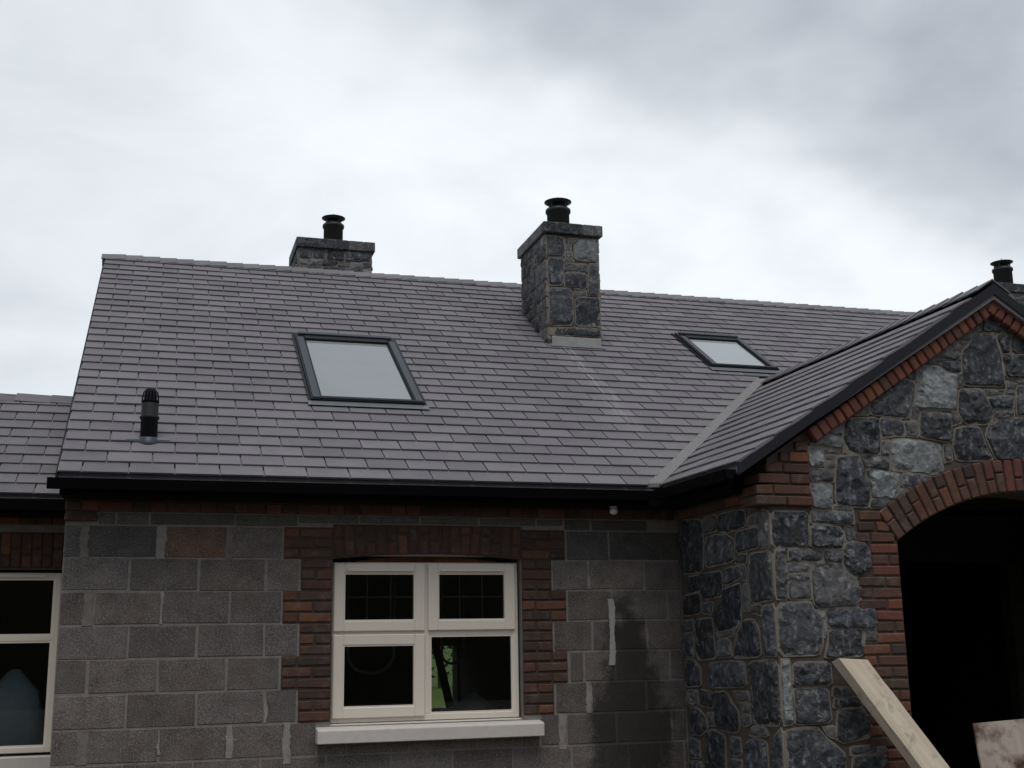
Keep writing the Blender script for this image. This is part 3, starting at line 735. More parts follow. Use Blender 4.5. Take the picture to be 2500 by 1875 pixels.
# windows -------------------------------------------------------------
def window(parent_name, x0, x1, z0, z1, yf, label, split_x, split_z, rightfixed=True, allfixed=False):
    wn = bpy.data.objects.new(parent_name, None); COL.objects.link(wn); wn.parent = house; wn['label'] = label
    f = .045; d = .07; fr = M['frame']
    join_boxes('frame', [(x0, x0+f, yf, yf+d, z0, z1), (x1-f, x1, yf, yf+d, z0, z1), (x0+f, x1-f, yf+.001, yf+d-.001, z1-f, z1), (x0+f, x1-f, yf+.001, yf+d-.001, z0, z0+f)], fr, wn, .004)
    box('mullion', split_x-.028, split_x+.028, yf+.0015, yf+d-.002, z0+f, z1-f, fr, wn, .004)
    for a, b in ((x0+f, split_x-.028), (split_x+.028, x1-f)):
        box('transom', a+.0005, b-.0005, yf+.002, yf+d-.003, split_z-.022, split_z+.022, fr, wn, .004)
    def sash(a, b, c, e, bars, vent):
        y0 = yf-.020; s = .075
        join_boxes('sash', [(a, a+s, y0, yf-.0015, c, e), (b-s, b, y0, yf-.0015, c, e), (a+s, b-s, y0+.001, yf-.0015, e-s, e), (a+s, b-s, y0+.001, yf-.0015, c, c+s)], fr, wn, .006)
        join_boxes('sash_rebate', [(a+s, a+s+.008, y0+.006, yf+.03, c+s, e-s), (b-s-.008, b-s, y0+.006, yf+.03, c+s, e-s), (a+s+.008, b-s-.008, y0+.007, yf+.03, e-s-.008, e-s), (a+s+.008, b-s-.008, y0+.007, yf+.03, c+s, c+s+.008)], fr, wn)
        box('pane', a+s+.0085, b-s-.0085, yf+.012, yf+.018, c+s+.0085, e-s-.0085, M['glass'], wn)
        if bars:
            W_, H_ = b-a-2*s, e-c-2*s
            for k in (1, 2): box('glazing_bar', a+s+W_*k/3-.004, a+s+W_*k/3+.004, yf+.0195, yf+.025, c+s+.009, e-s-.009, M['seal'], wn)
            box('glazing_bar', a+s+.009, b-s-.009, yf+.0255, yf+.030, c+s+H_/2-.004, c+s+H_/2+.004, M['seal'], wn)
        if vent:
            box('trickle_vent', a+.09, b-.09, y0-.016, y0+.0005, e-.062, e-.040, fr, wn, .004)
    def fixed(a, b, c, e):
        join_boxes('glazing_bead', [(a, a+.012, yf+.004, yf+.03, c, e), (b-.012, b, yf+.004, yf+.03, c, e), (a+.012, b-.012, yf+.005, yf+.03, e-.012, e), (a+.012, b-.012, yf+.005, yf+.03, c, c+.012)], fr, wn)
        box('pane', a+.0125, b-.0125, yf+.016, yf+.022, c+.0125, e-.0125, M['glass'], wn)
    if allfixed:
        for a, b in ((x0+f, split_x-.028), (split_x+.028, x1-f)):
            fixed(a, b, z0+f, split_z-.022); fixed(a, b, split_z+.022, z1-f)
            box('trickle_vent', a+.06, b-.06, yf-.012, yf+.001, z1-.034, z1-.014, fr, wn, .003)
        return wn
    sash(x0+.006, split_x-.012, split_z+.012, z1-.006, True, True); sash(split_x+.012, x1-.024, split_z+.012, z1-.006, True, True)
    sash(x0+.006, split_x-.012, z0+.030, split_z-.010, False, False)
    if rightfixed:
        fixed(split_x+.028, x1-f, z0+f, split_z-.022)
    else:
        sash(split_x+.012, x1-.006, z0+.030, split_z-.010, False, False)
    return wn
bigw = window('window', 1.834, 3.224, 1.032, 2.158, .065, 'cream two-light window in brick surround', 2.522, 1.652)
link('timber_packer', mesh('timber_packer', *prism([(2.0, 2.160)]+[(2.0+1.06*i/8, 2.168+.034*(1-((i-4)/4)**2)) for i in range(9)]+[(3.06, 2.160)], lambda u, w_, d: (u, d, w_), .085, .115)), M['packer'], bigw, label='strip of orange timber above the window head')
V, F = prism([(-.105, .905), (-.105, .995), (-.09, 1.003), (.0, 1.012), (.066, 1.030), (.066, .905)], lambda u, w_, d: (d, u, w_), 1.722, 3.362)
link('window_sill', bevelled(mesh('window_sill', V, F), .005), M['sill'], bigw)

# inside of the house seen through the openings: floor, walls, ceiling
YB = 2*YD
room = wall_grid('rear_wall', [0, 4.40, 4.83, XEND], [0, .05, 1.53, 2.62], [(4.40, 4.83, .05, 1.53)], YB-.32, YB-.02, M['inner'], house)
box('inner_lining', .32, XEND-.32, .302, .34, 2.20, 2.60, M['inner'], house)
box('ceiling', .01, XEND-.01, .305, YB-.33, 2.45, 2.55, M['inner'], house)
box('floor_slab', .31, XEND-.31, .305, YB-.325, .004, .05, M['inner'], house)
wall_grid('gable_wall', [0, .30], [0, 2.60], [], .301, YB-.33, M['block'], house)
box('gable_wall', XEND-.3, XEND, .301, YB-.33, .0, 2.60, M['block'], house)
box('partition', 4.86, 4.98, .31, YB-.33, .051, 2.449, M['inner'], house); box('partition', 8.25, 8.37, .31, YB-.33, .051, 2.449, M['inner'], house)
for xg in (0.0, XEND-.3):   # gable triangles
    link('gable_wall', mesh('gable_wall', *prism([(.01, 2.601), (YB-.01, 2.601), (YD, ZR-.16)], lambda u, w_, d: (d, u, w_), xg, xg+.3)), M['block'], house)

# ------------------------------------------------------------------ roofs
def clip(poly, a, b, c):
    """keep a*u + b*v <= c"""
    out = []
    for i in range(len(poly)):
        p, q = poly[i-1], poly[i]; dp, dq = a*p[0]+b*p[1]-c, a*q[0]+b*q[1]-c
        if (dp <= 0) != (dq <= 0):
            t = dp/(dp-dq); out.append((p[0]+(q[0]-p[0])*t, p[1]+(q[1]-p[1])*t))
        if dq <= 0: out.append(q)
    return out
def frame_of(origin, u, v):
    u, v = Vector(u), Vector(v); n = u.cross(v); o = Vector(origin)
    return Matrix(((u.x, v.x, n.x, o.x), (u.y, v.y, n.y, o.y), (u.z, v.z, n.z, o.z), (0, 0, 0, 1)))
MAINF = frame_of((0, -OV, ZE), (1, 0, 0), (0, CT, ST))
WING_Y, WING_L = 1.0, 1.65
WINGF = frame_of((0, WING_Y, ZE), (1, 0, 0), (0, CT, ST))
PORF = frame_of((XR-OV, 0, ZE), (0, -1, 0), (CT, 0, ST))
RAFT = (YD+OV)/CT
GA = RAFT/31.0; SW, ST_T = .30, .0135; H0 = .026
def slate_prism(poly, v0, jit):
    """polygon in roof coordinates; the tail (at v0) rides on the course below"""
    def hh(v): return H0-ST_T*(v-v0)/GA
    n = len(poly); V = [(u, v, hh(v)+jit) for u, v in poly]+[(u, v, hh(v)+ST_T*.92+jit) for u, v in poly]
    F = [tuple(range(n-1, -1, -1)), tuple(range(n, 2*n))]+[(i, (i+1) % n, n+(i+1) % n, n+i) for i in range(n)]
    return V, F
ALL = []     # (distance, matrix, polygon, v0, parent key)
def lay(fr, key, u0, u1, ncourse, cut, skip=None, ph=0):
    for k in range(ncourse):
        v0 = k*GA; v1 = v0+2.02*GA
        if k == ncourse-1: v1 = v0+1.2*GA
        u = u0-(SW/2 if (k+ph) % 2 else 0)+random.uniform(-.003, .003)
        while u < u1:
            dv = random.uniform(-.0015, .0015)
            base = [(u+.0050, v0+dv), (u+SW-.0050, v0+dv), (u+SW-.0050, v1), (u+.0050, v1)]
            base = clip(clip(base, -1, 0, -u0), 1, 0, u1)
            for q in cut(base, v0):
                if len(q) < 3 or area(q) < .002: continue
                cu_ = sum(p[0] for p in q)/len(q)
                if skip and skip(cu_, v0+GA/2): continue
                wp = fr @ Vector((cu_, v0+GA/2, 0)); d = wp-CAM; zz_ = d.dot(cf)
                px, py = 1250+2920*d.dot(cr)/zz_, 937.5-2920*d.dot(cu)/zz_
                seen = -30 < px < 2530 and -20 < py < 1900
                n3 = fr.to_3x3() @ Vector((0, 0, 1)); s = area(q)*abs(n3.dot(d.normalized()))/d.length_squared
                ALL.append((s if seen else 0, fr, q, v0, key))
            u += SW
VG, VGP = .115, .035     # half widths of the valley on the main and the porch side, measured along the eave
VTOP = XC-XR+OV
def cut_main(q, v0):
    if (v0+.02)*CT > VTOP: return [q]
    a = clip(q, 1, -CT, XR-OV-VG); b = clip(q, -1, -CT, -(2*XC-XR+OV+VG))
    return [a, b]
SK = [(1.757, 2.700, 2.352, .944), (5.936, 6.70, 2.99, 2.12)]     # rooflights: x0, x1, y top, y bottom
CH = [(4.333, 4.907, 2.51, 3.37), (11.045, 11.80, 3.945, 4.34)]
def yv(y): return (y+OV)/CT
def skip_main(u, v):
    for x0, x1, yt, yb in SK:
        if x0+.13 < u < x1-.13 and yv(yb)+.08 < v < yv(yt)-.14: return True
    for x0, x1, ya, yb in CH:
        if x0+.14 < u < x1-.14 and yv(ya)+.08 < v < yv(yb)-.12: return True
    return False
roof = link('main_roof', mesh('main_roof', *prism([(-OV+.005, ZE-.004), (YD, ZR-.004), (2*YD+OV, ZE-.004), (2*YD+OV, ZE-.10), (YD, ZR-.13), (-OV+.005, ZE-.03)], lambda u, w_, d: (d, u, w_), -.045, XEND+.05)), M['slate'], house)
lay(MAINF, 'main', -.05, XEND+.05, 31, cut_main, skip_main, 1)
wing_roof = link('wing_roof', mesh('wing_roof', *prism([(WING_Y+.005, ZE-.004), (WING_Y+WING_L, ZE+SL*WING_L-.004), (WING_Y+2*WING_L, ZE-.004), (WING_Y+2*WING_L, ZE-.10), (WING_Y+WING_L, ZE+SL*WING_L-.13), (WING_Y+.005, ZE-.03)], lambda u, w_, d: (d, u, w_), -4.2, -.002)), M['slate'], house)
lay(WINGF, 'wing', -4.2, -.002, int(WING_L/CT/GA)+1, lambda q, v0: [clip(q, 0, 1, WING_L/CT-.005)], None, 0)
porch_roof = link('porch_roof', mesh('porch_roof', *prism([(XR-OV+.005, ZE-.004), (XC, ZP-.004), (2*XC-XR+OV, ZE-.004), (2*XC-XR+OV, ZE-.05), (XC, ZP-.10), (XR-OV+.005, ZE-.05)], lambda u, w_, d: (u, d, w_), PY-PQ+.006, VTOP-OV)), M['slate'], house)
lay(PORF, 'porch', OV-VTOP, -(PY-PQ), 13, lambda q, v0: [clip(clip(q, -1, -CT, OV-VGP), 0, 1, VTOP/CT-.005)], None, 0)
ALL.sort(key=lambda a: -a[0])
KEY = {'main': roof, 'wing': wing_roof, 'porch': porch_roof}
_full = {}
rest = {'main': ([], []), 'wing': ([], []), 'porch': ([], [])}
for i, (s, fr, q, v0, key) in enumerate(ALL):
    jit = random.uniform(-.0008, .0022)
    if i < 300:
        u0 = min(p[0] for p in q); loc = [(p[0]-u0, p[1]-v0) for p in q]
        ck = (key, len(q), tuple((round(a, 3), round(b, 2)) for a, b in loc))
        if ck not in _full: _full[ck] = mesh('slate', *slate_prism(loc, 0, 0))
        link('slate', _full[ck], M['slate'], KEY[key], fr @ Matrix.Translation((u0, v0, jit)))
    else:
        V, F = slate_prism(q, v0, jit); RV, RF = rest[key]; k = len(RV)
        RV += [tuple(fr @ Vector(p)) for p in V]; RF += [tuple(a+k for a in f) for f in F]
def m_slate_field():
    m = M['slate'].copy(); m.name = 'fibre_cement_slate_field'; t = m.node_tree      # random per island instead of per object
    oi = [n for n in t.nodes if n.type == 'OBJECT_INFO'][0]; ge = [n for n in t.nodes if n.type == 'NEW_GEOMETRY'][0]
    for l in [l for l in t.links if l.from_node == oi]: t.links.new(ge.outputs['Random Per Island'], l.to_socket)
    return m
M['slate_field'] = m_slate_field()
for key, (RV, RF) in rest.items():
    if RV: link('slate_field', mesh('slate_field', RV, RF), M['slate_field'], KEY[key], kind='stuff')

# ridges: short overlapping saddle pieces
def ridge(parent, p0, p1, side, n, wing_w=.145):
    p0, p1 = Vector(p0), Vector(p1); d = (p1-p0)/n; e = d.normalized(); sd = Vector(side)
    a1 = (sd*CT+Vector((0, 0, -1))*ST); a2 = (-sd*CT+Vector((0, 0, -1))*ST); up1 = (sd*ST+Vector((0, 0, 1))*CT); up2 = (-sd*ST+Vector((0, 0, 1))*CT)
    V, F = [], []
    Ln = d.length*1.4; t = .009
    for dist, h in ((0, .040), (Ln, .028)):
        o = e*dist; top = Vector((0, 0, 1))*(h/CT)
        V += [o+a1*wing_w+up1*h, o+top, o+a2*wing_w+up2*h, o+a2*wing_w+up2*(h+t), o+top+Vector((0, 0, t/CT)), o+a1*wing_w+up1*(h+t)]
    F = [(0, 1, 4, 5), (1, 2, 3, 4), (6, 7, 10, 11), (7, 8, 9, 10)]+[(i, (i+1) % 6, 6+(i+1) % 6, 6+i) for i in range(6)]
    me = mesh('ridge_piece', V, F); me.materials.append(M['slate'])
    for i in range(n):
        o = bpy.data.objects.new('ridge_piece', me); COL.objects.link(o); o.parent = parent
        o.location = p0+d*i+Vector((0, 0, random.uniform(-.002, .003)))
ridge(roof, (XEND+.05, YD, ZR-.004), (-.02, YD, ZR-.004), (0, -1, 0), 74)
ridge(porch_roof, (XC, PY-PQ+.001, ZP-.004), (XC, VTOP-OV+.02, ZP-.004), (-1, 0, 0), 20)
ridge(wing_roof, (-4.2, WING_Y+WING_L, ZE+SL*WING_L-.004), (-.06, WING_Y+WING_L, ZE+SL*WING_L-.004), (0, -1, 0), 14)

# open valley between main roof and porch roof
vd_ = Vector((1, 1, SL)).normalized(); a_main = Vector((-1, 0, 0)); a_por = Vector((0, -1, 0))
A0 = Vector((XR-OV, -OV, ZE)); A1 = Vector((XC, VTOP-OV, ZP)); up = Vector((0, 0, 1)); VW = .15
def vstrip(name, a, b, lift, mat, parent):
    n = (Vector((b-a)).cross(A1-A0)).normalized(); n = n if n.z > 0 else -n
V = []
for P_ in (A0+vd_*.012, A1):
    V += [P_+a_main*VW+up*.0075, P_+up*.0120, P_+a_por*VW+up*.0075]
V += [v-up*.006 for v in V]
link('valley_trough', mesh('valley_trough', V, [(0, 1, 4, 3), (1, 2, 5, 4), (6, 9, 10, 7), (7, 10, 11, 8), (0, 3, 9, 6), (2, 8, 11, 5), (0, 6, 7, 1), (1, 7, 8, 2), (3, 4, 10, 9), (4, 5, 11, 10)]), M['valley'], roof, label='pale grey valley strip between main roof and porch roof')
# raised fillet against the main slope with a dark edge
V = []
for P_ in (A0+vd_*.008, A1-vd_*.02):
    for s_, h in ((.110, .012), (.110, .043), (.0, .048), (-.034, .044), (-.034, .012)): V.append(P_+(a_main*s_ if s_ >= 0 else a_por*-s_)+up*h)
link('valley_fillet', mesh('valley_fillet', V, [(0, 1, 2, 3, 4), (5, 9, 8, 7, 6)]+[(i, (i+1) % 5, 5+(i+1) % 5, 5+i) for i in range(5)]), M['valley'], roof)
V = []
for P_ in (A0+vd_*.008, A1-vd_*.02):
    for s_, h in ((.122, .010), (.122, .036), (.1105, .036), (.1105, .010)): V.append(P_+a_main*s_+up*h)
link('valley_edge', mesh('valley_edge', V, [(0, 1, 2, 3), (4, 7, 6, 5)]+[(i, (i+1) % 4, 4+(i+1) % 4, 4+i) for i in range(4)]), M['pipe'], roof)

# tilting fillets under the first courses
for key_, fr_, a_, b_ in ((roof, MAINF, -.045, XR-OV-.13), (porch_roof, PORF, OV+.04, -(PY-PQ)-.004), (wing_roof, WINGF, -4.2, -.004)):
    link('eave_course', mesh('eave_course', *box_data(a_, b_, .016, .11, -.012, .0235)), M['slate'], key_, fr_)
# fascia, soffit and square gutters
box('soffit', -.02, XR-OV+.012, -OV+.012, .0, 2.572, 2.586, M['soffit'], roof); box('fascia', -.03, XR-OV+.012, -OV-.012, -OV+.0115, 2.570, ZE-.012, M['black'], roof)
box('soffit', XR-OV+.0125, XR-.0, PY+.22, -.001, 2.5715, 2.586, M['soffit'], porch_roof); box('fascia', XR-OV-.012, XR-OV+.0115, PY+.02, -OV-.0125, 2.5705, ZE-.012, M['black'], porch_roof)
def gutter(name, fn, L0, L1, parent):
    prof = [(0, .0), (.016, -.068), (.078, -.068), (.094, .0), (.088, .0), (.074, -.061), (.020, -.061), (.006, .0)]
    n = len(prof); V = [fn(a, u_, h) for u_ in (L0, L1) for a, h in prof]
    F = [tuple(range(n)), tuple(range(2*n-1, n-1, -1))]+[(i, (i+1) % n, n+(i+1) % n, n+i) for i in range(n)]
    g = link(name, mesh(name, V, F), M['black'], parent)
    for e in (L0, L1):
        w_ = .006 if e == L0 else -.006
        V, F = prism(prof[:4], lambda a, h, d: fn(a, d, h), e, e+w_); link('gutter_stop', mesh('gutter_stop', V, F), M['black'], parent)
    return g
GZ = ZE-.024
gutter('gutter', lambda a, u_, h: (u_, -OV-.0125-a, GZ+h), -.105, XR-OV-.11, roof)
gutter('gutter', lambda a, u_, h: (XR-OV-.0125-a, u_, GZ+h), PY-PQ+.02, -OV-.11, porch_roof)
box('soffit', -4.2, -.004, WING_Y+.012, WING_Y+.262, 2.572, 2.586, M['soffit'], wing_roof); box('fascia', -4.2, -.004, WING_Y-.012, WING_Y+.0115, 2.570, ZE-.012, M['black'], wing_roof)
gutter('gutter', lambda a, u_, h: (u_, WING_Y-.0125-a, GZ+h-.012), -4.2, -.006, wing_roof)
# verge of the main roof, bargeboards of the porch
V, F = prism([(-OV-.01, ZE-.07), (-OV-.01, ZE+.020), (YD, ZR+.020), (YD, ZR-.10)], lambda u, w_, d: (d, u, w_), -.062, -.051); link('verge_trim', mesh('verge_trim', V, F), M['pipe'], roof)
by0, by1 = PY-PQ-.006, PY-PQ+.005
for sgn in (-1, 1):
    xe = XC+sgn*(XC-XR+OV+.01); ze_ = ZE-SL*.01
    poly = [(xe, ze_-.058), (xe, ze_+.016), (XC, ZP+.014), (XC, ZP-.066)]
    V, F = prism(poly, lambda u, w_, d: (u, d, w_), by0, by1); link('bargeboard', mesh('bargeboard', V, F), M['barge'], porch_roof)
    poly = [(xe-sgn*.02, ze_-.054), (xe-sgn*.02, ze_-.036), (XC, ZP-.044), (XC, ZP-.062)]
    V, F = prism(poly, lambda u, w_, d: (u, d, w_), by1+.0005, PY+.01); link('verge_soffit', mesh('verge_soffit', V, F), M['soffit'], porch_roof)

# rooflights
def skylight(x0, x1, yt, yb, label, gl='skyglass'):
    e = bpy.data.objects.new('skylight', None); COL.objects.link(e); e.parent = house; e['label'] = label
    v0, v1 = yv(yb), yv(yt); W_ = x1-x0
    T = MAINF @ Matrix.Translation((x0, v0, 0)); Ln = v1-v0
    def rb(name, a, b, c, d, h0, h1, mat, bev=.004):
        me = mesh(name, *box_data(a, b, c, d, h0, h1))
        if bev: bevelled(me, bev)
        return link(name, me, mat, e, T)
    fw_ = .082
    rb('frame', 0, fw_, 0, Ln, .0, .068, M['alu']); rb('frame', W_-fw_, W_, 0, Ln, .0, .068, M['alu'])
    rb('frame', fw_+.0005, W_-fw_-.0005, Ln-.165, Ln-.001, .0, .075, M['alu'])
    rb('frame', fw_+.0005, W_-fw_-.0005, .001, .075, .0, .066, M['alu'])
    rb('top_hood', .03, W_-.03, Ln-.075, Ln-.02, .0755, .090, M['alu_mid'])
    rb('rail_cover', .014, fw_-.010, .02, Ln-.14, .0685, .078, M['alu_mid']); rb('rail_cover', W_-fw_+.010, W_-.014, .02, Ln-.14, .0685, .078, M['alu_mid'])
    rb('bottom_cover', .012, W_-.012, .006, .045, .0665, .076, M['alu'])
    rb('glass_edge', fw_, W_-fw_, .0755, .088, .030, .060, M['alu_light']); rb('pane', fw_+.012, W_-fw_-.012, .0885, Ln-.1655, .030, .050, M[gl], 0)
    rb('gasket', fw_+.0005, fw_+.0115, .0885, Ln-.1305, .030, .055, M['pipe'], 0); rb('gasket', W_-fw_-.0115, W_-fw_-.0005, .0885, Ln-.1305, .030, .055, M['pipe'], 0)
    rb('apron_flashing', -.03, W_+.03, -.085, -.001, .042, .048, M['alu_light'], .002)
    rb('side_flashing', -.022, -.0005, .0, Ln+.03, .041, .050, M['alu'], .002); rb('side_flashing', W_+.0005, W_+.022, .0, Ln+.03, .041, .050, M['alu'], .002)
    return e
skylight(*SK[0][:2], SK[0][2], SK[0][3], 'larger dark-framed skylight left of the front chimney')
skylight(*SK[1][:2], SK[1][2], SK[1][3], 'smaller dark-framed skylight right of the front chimney, near the porch', 'skyglass2')

# soil vent pipe through the slates
ve = bpy.data.objects.new('vent_pipe', None); COL.objects.link(ve); ve.parent = house; ve['label'] = 'dark grey ribbed vent pipe near the left verge'
vx, vy = .513, .215; vz = ZE+SL*(vy+OV)-.035
link('pipe', mesh('pipe', *lathe([(.060, -.05), (.060, .215), (.068, .217), (.070, .232), (.066, .236), (.060, .238), (.060, .335)], 24, vx, vy, vz), True), M['pipe'], ve)
link('cowl', mesh('cowl', *lathe([(.062, .336), (.062, .350), (.046, .352), (.044, .40), (.030, .425), (.008, .432)], 20, vx, vy, vz), True), M['black'], ve)
for i in range(16):
    a = 2*math.pi*i/16
    pts = [(vx+r*math.cos(a), vy+r*math.sin(a), vz+z) for r, z in ((.058, .35), (.057, .385), (.050, .412), (.034, .432), (.012, .440))]
    link('cowl_rib', mesh('cowl_rib', *tube(pts, .0035, 5)), M['pipe'], ve)
T = MAINF @ Matrix.Translation((vx, yv(vy), 0))
link('flashing', bevelled(mesh('flashing', *box_data(-.15, .15, -.022, .02, .041, .044)), .001), M['alu_light'], ve, T)
V, F = lathe([(.088, -.015), (.080, .02), (.070, .048), (.063, .06)], 24, vx, vy, vz+.02); link('collar', mesh('collar', V, F, True), M['alu_mid'], ve)

# chimneys
def pot(parent, x, y, z, r, h, label=None):
    e = link('chimney_pot', mesh('chimney_pot', *lathe([(r, 0), (r, h-.06), (r*1.11, h-.058), (r*1.13, h-.04), (r*1.10, h-.022), (r*.95, h-.018), (r*.90, h)], 28, x, y, z), True), M['pot'], parent)
    link('pot_cap', mesh('pot_cap', *lathe([(r*.72, h+.030), (r*1.22, h+.062), (r*1.22, h+.067), (r*.6, h+.088), (r*.12, h+.096), (.005, h+.098), (.005, h+.125)], 28, x, y, z), True), M['pot'], parent)
    for a in (.5, 2.1, 3.7, 5.3):
        box('cap_strut', x+r*.85*math.cos(a)-.006, x+r*.85*math.cos(a)+.006, y+r*.85*math.sin(a)-.006, y+r*.85*math.sin(a)+.006, z+h-.03, z+h+.05, M['pot'], parent)
def chimney(x0, x1, y0, y1, zb, zt, label, front_cells=None, potpos=None, pot_r=.12, pot_h=.34, seedv=1):
    random.seed(seedv)
    e = bpy.data.objects.new('chimney', None); COL.objects.link(e); e.parent = house; e['label'] = label
    def zroof(y): return (ZE+SL*(y+OV) if y < YD else ZR-SL*(y-YD))-.03
    prof = [(y0, zroof(y0)), (y0, zt), (y1, zt), (y1, zroof(y1))] if y1 <= YD or y0 >= YD else [(y0, zroof(y0)), (y0, zt), (y1, zt), (y1, zroof(y1)), (YD, ZR-.03)]
    link('stack_core', mesh('stack_core', *prism(prof, lambda u, w_, d: (d, u, w_), x0, x1)), M['joint'], e)
    cells = front_cells if front_cells else random_cells(x0, x1, zroof(y0)+.02, zt, .07, .20, .10, .30)
    build_stones(cells, ax_y(y0), e, -.006, .004, .014)
    ins = lambda u, w_: w_ > zroof(u)-.10
    build_stones(random_cells(y0, y1, zroof(y0)-.02, zt, .10, .24, .12, .32, (2, 2, 1, 0, 3), ins), ax_xm(x0), e, -.001, .008, .013)
    build_stones(random_cells(y0, y1, zroof(y0)-.02, zt, .12, .24, .14, .34, (2, 2, 1, 0, 3), ins), ax_xp(x1), e, -.001, .008, .013)
    # cap: a ring of stones round a flaunched slab
    c0, c1 = zt+.002, zt+.122; ov = .042
    box('cap_slab', x0-ov+.012, x1+ov-.012, y0-ov+.012, y1+ov-.012, c0+.004, c1-.003, M['pointing'], e)
    xs = [x0-ov, x0-ov+(x1-x0+2*ov)*.66, x0-ov+(x1-x0+2*ov)*.85, x1+ov]
    for i in range(3): box('cap_stone', xs[i]+.002, xs[i+1]-.002, y0-ov, y0-ov+.08, c0, c1, M['stone%d' % ((3, 2, 2)[i])], e, .008)
    ys = [y0-ov+.082, y0+(y1-y0)*.55, y1+ov]
    for i in range(2):
        box('cap_stone', x0-ov+.001, x0-ov+.08, ys[i]+.002, ys[i+1]-.002, c0+.001, c1-.001, M['stone2'], e, .008)
        box('cap_stone', x1+ov-.08, x1+ov-.001, ys[i]+.002, ys[i+1]-.002, c0+.001, c1-.001, M['stone2'], e, .008)
    px, py = potpos if potpos else ((x0+x1)/2, (y0+y1)/2)
    pot(e, px, py, c1-.004, pot_r, pot_h)
    return e
mid_cells = cells_of(CHIMNEY_STONES)
def lead_apron(e, x0, x1, y0):
    T = MAINF @ Matrix.Translation((x0, yv(y0), 0))
    link('apron_flashing', bevelled(mesh('apron_flashing', *box_data(.0, x1-x0+.02, -.075, -.004, .041, .047)), .002), M['lead'], e, T)
    zr_ = ZE+SL*(y0+OV)
    box('front_flashing', x0+.03, x1-.012, y0-.034, y0-.024, zr_-.01, zr_+.115, M['lead_pale'], e, .003)
c_mid = chimney(4.333, 4.907, 2.51, 3.37, 0, 5.705, 'tall stone chimney standing on the front roof slope', mid_cells, (4.624, 2.95), .122, .345, 11); lead_apron(c_mid, 4.333, 4.907, 2.51)
c_back = chimney(2.066, 2.915, 4.85, 5.58, 0, 6.135, 'wide stone chimney rising behind the ridge', None, (2.51, 5.22), .117, .345, 23)
c_right = chimney(11.045, 11.80, 3.945, 4.34, 0, 5.965, 'stone chimney half hidden behind the porch apex', None, (11.42, 4.27), .120, .345, 31); lead_apron(c_right, 11.045, 11.80, 3.945)
# whitish cement splash run down the slates below the front chimney
random.seed(77)

# ------------------------------------------------------------------ porch
def arch_z(x):
    R_ = (ARC_H**2+(ARC_T-ARC_S)**2)/(2*(ARC_T-ARC_S)); return ARC_T-R_+math.sqrt(max(0, R_*R_-(x-ARC_X)**2))
ARC_R = (ARC_H**2+(ARC_T-ARC_S)**2)/(2*(ARC_T-ARC_S)); ARC_CZ = ARC_T-ARC_R
JL, JR = ARC_X-ARC_H, ARC_X+ARC_H
outline = [(XR, 0), (XR, ZE+SL*OV-.10), (XC, ZP-.10), (XPR, ZE+SL*OV-.10), (XPR, 0), (JR, 0), (JR, ARC_S)]
outline += [(JR-(JR-JL)*i/24, arch_z(JR-(JR-JL)*i/24)) for i in range(1, 24)]+[(JL, ARC_S), (JL, 0)]
pfront = link('porch_front_wall', mesh('porch_front_wall', *prism(outline, lambda u, w_, d: (u, d, w_), PY, PY+.32)), M['joint'], house)
pside = box('porch_side_wall', XR, XR+.30, PY+.321, -.001, 0, 2.60, M['joint'], house)
box('porch_side_wall', XPR-.30, XPR, PY+.321, -.001, 0, 2.60, M['block'], house)
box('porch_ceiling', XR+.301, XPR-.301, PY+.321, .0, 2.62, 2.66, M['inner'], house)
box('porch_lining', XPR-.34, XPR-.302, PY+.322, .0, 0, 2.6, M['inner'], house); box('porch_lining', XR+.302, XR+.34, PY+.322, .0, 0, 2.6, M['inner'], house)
random.seed(5)
fcells = cells_of(FRONT_STONES)
low = random_cells(XR+.003, 5.20, .01, .66, .12, .22, .12, .34)
mirror = []
for t, p in fcells+low:
    q = [(2*6.62-u, w_) for u, w_ in p]
    if min(u for u, _ in q) > 6.70 and all(w_ < ZE+SL*(2*XC-XR+OV-u)-.22 for u, w_ in q) and max(u for u, _ in q) < XPR+.12:
        mirror.append((t, [(min(u, XPR-.003), w_) for u, w_ in q][::-1]))
build_stones(fcells+low+mirror, AX_FRONT, pfront)
random.seed(6)
build_stones(cells_of(SIDE_STONES)+random_cells(PY+.003, -.03, .01, .66, .12, .22, .12, .34), AX_SIDE, pside)
# brick-on-edge course up the rakes
random.seed(8)
def rakes():
    for sgn in (-1, 1):
        n = 33; xs = XC+sgn*(XC-4.80); L_ = (XC-4.80)/CT
        n = int(L_/.076)
        for i in range(n+1):
            s = .034+i*.076
            if s > L_-.005: break
            x = xs-sgn*s*CT; z = ZE+SL*(4.80-XR+OV)+s*ST
            nx, nz_ = sgn*ST, CT           # outward normal of the rake
            c = (x-nx*.128, PY-.020, z-nz_*.128)
            piece('brick', pfront, c, (.066, .10, .100), M['brick_red'], Matrix.Rotation(-math.atan2(-sgn*ST, CT), 4, 'Y'), .009, .004)
rakes()
